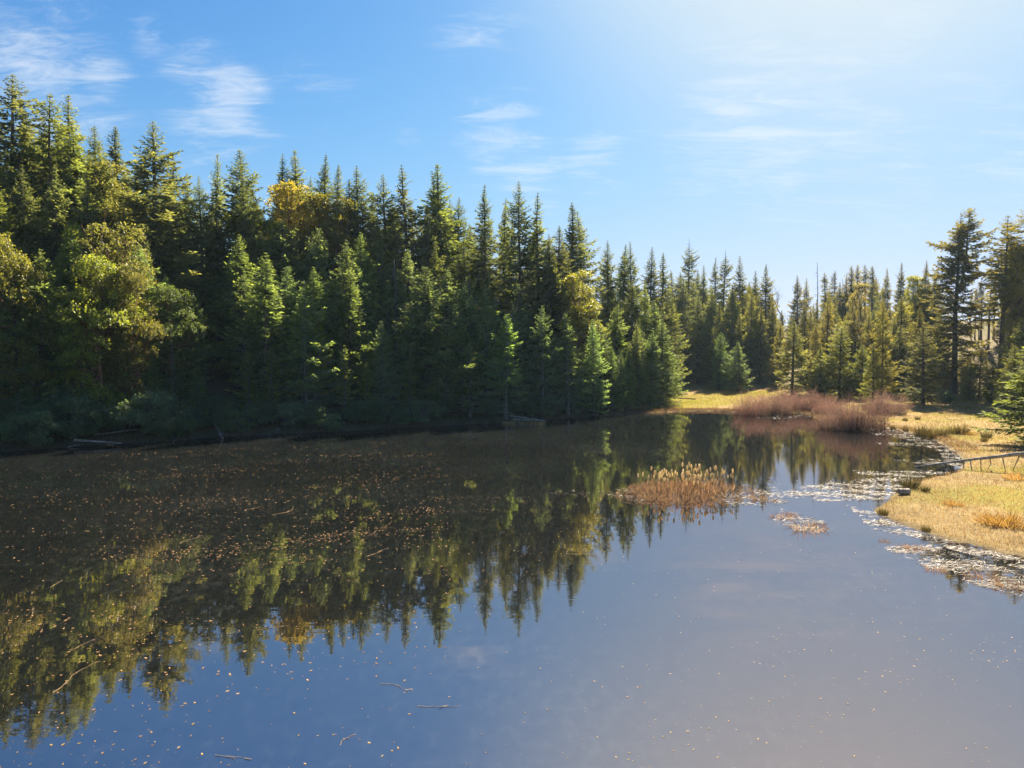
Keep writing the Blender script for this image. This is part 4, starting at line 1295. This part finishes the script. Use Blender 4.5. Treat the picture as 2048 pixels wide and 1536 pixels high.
A = np.array(at_z(1829, 934, .02))
B = np.array([(2048 - CX) / F_PX * 50.0, 50.0, z_for_v(908, 50.0)])
E = B + (B - A) * .55 + np.array([0, 0, -.25])
root = put('fallen_log', None, loc=B - [0, 0, B[2] - gz(B[0], B[1])], label='long pale fallen log propped on its dead branches from meadow into the bay', cat='log')
o = np.array(root.location)
put('trunk', log_mesh([A - o, (A + B) / 2 - o + [0, 0, .05], B - o, E - o], .05, .19), root)
for i, (u, u2, v2) in enumerate(((1933, 1933, 938), (1947, 1950, 943), (1968, 1967, 938), (1986, 1980, 934), (2011, 2018, 942), (2046, 2030, 932))):
    t = (u - 1829) / (2048 - 1829)
    # along the log, then down to the ground below
    y0 = A[1] + (B[1] - A[1]) * t
    p = A + (B - A) * np.clip(t, 0, 1.4)
    q = np.array(at_z(u2, v2, max(.1, gz(p[0], p[1]))))
    q[1] = np.clip(q[1], p[1] - 1.0, p[1] + .6)
    q[0] = (u2 - CX) / F_PX * q[1]
    q[2] = gz(q[0], q[1]) - .1
    T = Tubes()
    T.add([p - o, (p + q) / 2 - o + np.random.default_rng(i).normal(0, .05, 3), q - o], [.045, .035, .022], 6)
    put('branch', T.mesh('branch', (M_DEAD,)), root)


def driftwood(u0, v0, u1, v1, r0, lab, z0=.05, z1=.05, name='driftwood', mat=None):
    a = np.array(at_z(u0, v0, z0))
    b = np.array([(u1 - CX) / F_PX * (a[1] + .3), a[1] + .3, z_for_v(v1, a[1] + .3)])
    put(name, log_mesh([a * 0, (b - a) / 2 + [0, 0, .03], b - a], r0, r0 * .6, name, mat or M_DEAD, 7), loc=a, label=lab, cat='driftwood')


for c in ((446, 878, 427, 848, .05, 'bare pole leaning from the water up the shaded bank'), (300, 873, 290, 852, .09, 'short pale broken pole leaning on the shaded bank'), (648, 862, 632, 852, .06, 'bent pale branch dipping into the water below the twin grey trunks'),
          (306, 878, 322, 874, .16, 'stubby pale log end beside the round olive bush'), (136, 894, 155, 890, .05, 'pair of pale sticks at the waterline below dark bushes'), (1060, 824, 1120, 808, .10, 'pale fallen pole lying on the bank beneath lichen-hung firs'), (1000, 818, 1040, 800, .08, 'dim fallen pole higher up beneath lichen-hung firs'),
          (835, 800, 870, 782, .08, 'pale fallen branch on the slope behind young firs')):
    driftwood(*c)
_k = 0
for x, y, s_ in strew(12, 44, bank_spot):
    u = float(u_of(x, y))
    if s_ > 4:
        continue
    ang, ln = random.uniform(-.6, .9), random.uniform(2.0, 4.5)
    P = np.array([x, y, gz(x, y) + .12])
    e = np.array([x + ln * math.cos(ang), y + ln * math.sin(ang), 0])
    e[2] = max(gz(e[0], e[1]), 0) + .25
    lab = '%s dim fallen log among bushes at the shaded shore %s' % ('long' if ln > 3.2 else 'short', spot(x, y))
    put('fallen_log', log_mesh([P * 0, e - P], random.uniform(.08, .16), .05, 'fallen_log', M_DEAD), loc=P, label=lab, cat='log', group=lab)
for a, b, r0, lab in (((1345, 797), (1392, 800), .12, 'dark fallen log across the far green meadow'),):
    p, q = on_ground(*a), on_ground(*b)
    P, Qq = np.array([p[0], p[1], gz(*p) + .1]), np.array([q[0], q[1], gz(*q) + .15])
    put('driftwood', log_mesh([P * 0, Qq - P], r0, r0 * .7, 'driftwood', M_BARK), loc=P, label=lab, cat='driftwood')


def wood_block():
    """a sawn, rotten length of log lying by the water"""
    x, y = on_ground(1808, 990)
    root = put('wood_block', None, loc=(x, y, gz(x, y)), rot=(0, .06, .25), label='weathered grey block of sawn log at the tip of the grassy point', cat='wood')
    T = Tubes()
    T.add(np.array([[-.36, 0, .17], [-.2, 0, .19], [.1, .01, .18], [.34, 0, .19]]), [.17, .19, .18, .18], 11, cap=False)
    put('bark_shell', T.mesh('bark_shell', (M_DEAD,)), root)
    for sx in (-.35, .33):
        E_ = Tubes()
        E_.add(np.array([[sx, 0, .18], [sx + .012, 0, .18]]), [.165, .165], 11)
        put('cut_end', E_.mesh('cut_end', (M_DEAD,)), root)


wood_block()

# stones along the shaded waterline
def stone(seed):
    import bmesh
    bm = bmesh.new()
    bmesh.ops.create_icosphere(bm, subdivisions=2, radius=.5)
    r = random.Random(seed)
    ph = [r.uniform(0, 6.28) for _ in range(6)]
    for v in bm.verts:
        c = v.co
        k = 1 + .16 * math.sin(4 * c.x + ph[0]) + .14 * math.sin(5 * c.y + ph[1]) + .12 * math.sin(6 * c.z + ph[2])
        v.co = (c.x * k * 1.2, c.y * k, c.z * k * .6)
    me = bpy.data.meshes.new('stone')
    bm.to_mesh(me)
    bm.free()
    me.materials.append(M_STONE)
    return me


M_STONE = bark_mat('stone', (.06, .06, .055), (.14, .135, .125), 4)
STONES = [stone(i) for i in range(4)]


def stone_spot(r):
    u, y = r.uniform(340, 620), r.uniform(60, 80)
    x, y = at_depth(u, y)
    s = float(sdf([x], [y])[0])
    return (x, y, s) if -.1 < s < .9 else None


for i, (x, y, s) in enumerate(strew(16, 21, stone_spot)):
    sc = random.uniform(.18, .5)
    lab = '%s grey stone on the shaded waterline' % ('fist-sized' if sc < .25 else 'small' if sc < .38 else 'larger')
    put('stone', STONES[i % 4], loc=(x, y, max(gz(x, y), 0) + .03), rot=(0, 0, random.uniform(0, 6.28)), scale=(sc,) * 3, label=lab, cat='stone', group=lab)


# ------------------------------------------------------------------ added to lift the dark shade: thin bluish haze over the pond and the wood
def build_shade_lift():
    lo, hi = np.array([-4200.0, -4200.0, -4.0]), np.array([4200.0, 4200.0, 56.0])
    V = [[(lo, hi)[i][0], (lo, hi)[j][1], (lo, hi)[k][2]] for i in (0, 1) for j in (0, 1) for k in (0, 1)]
    Q = [[0, 1, 3, 2], [4, 6, 7, 5], [0, 4, 5, 1], [2, 3, 7, 6], [0, 2, 6, 4], [1, 5, 7, 3]]
    m, g = new_mat('shade_lift_haze')
    v = g.n('ShaderNodeVolumePrincipled', {'Color': (0.50, 0.74, 1.0, 1.0), 'Density': 0.000085, 'Anisotropy': 0.35})
    out = g.n('ShaderNodeOutputMaterial')
    g.t.links.new(v.outputs[0], out.inputs['Volume'])
    put('shade_lift_haze', mesh_from('shade_lift_haze', V, Q, mats=(m,)), kind='stuff')


build_shade_lift()
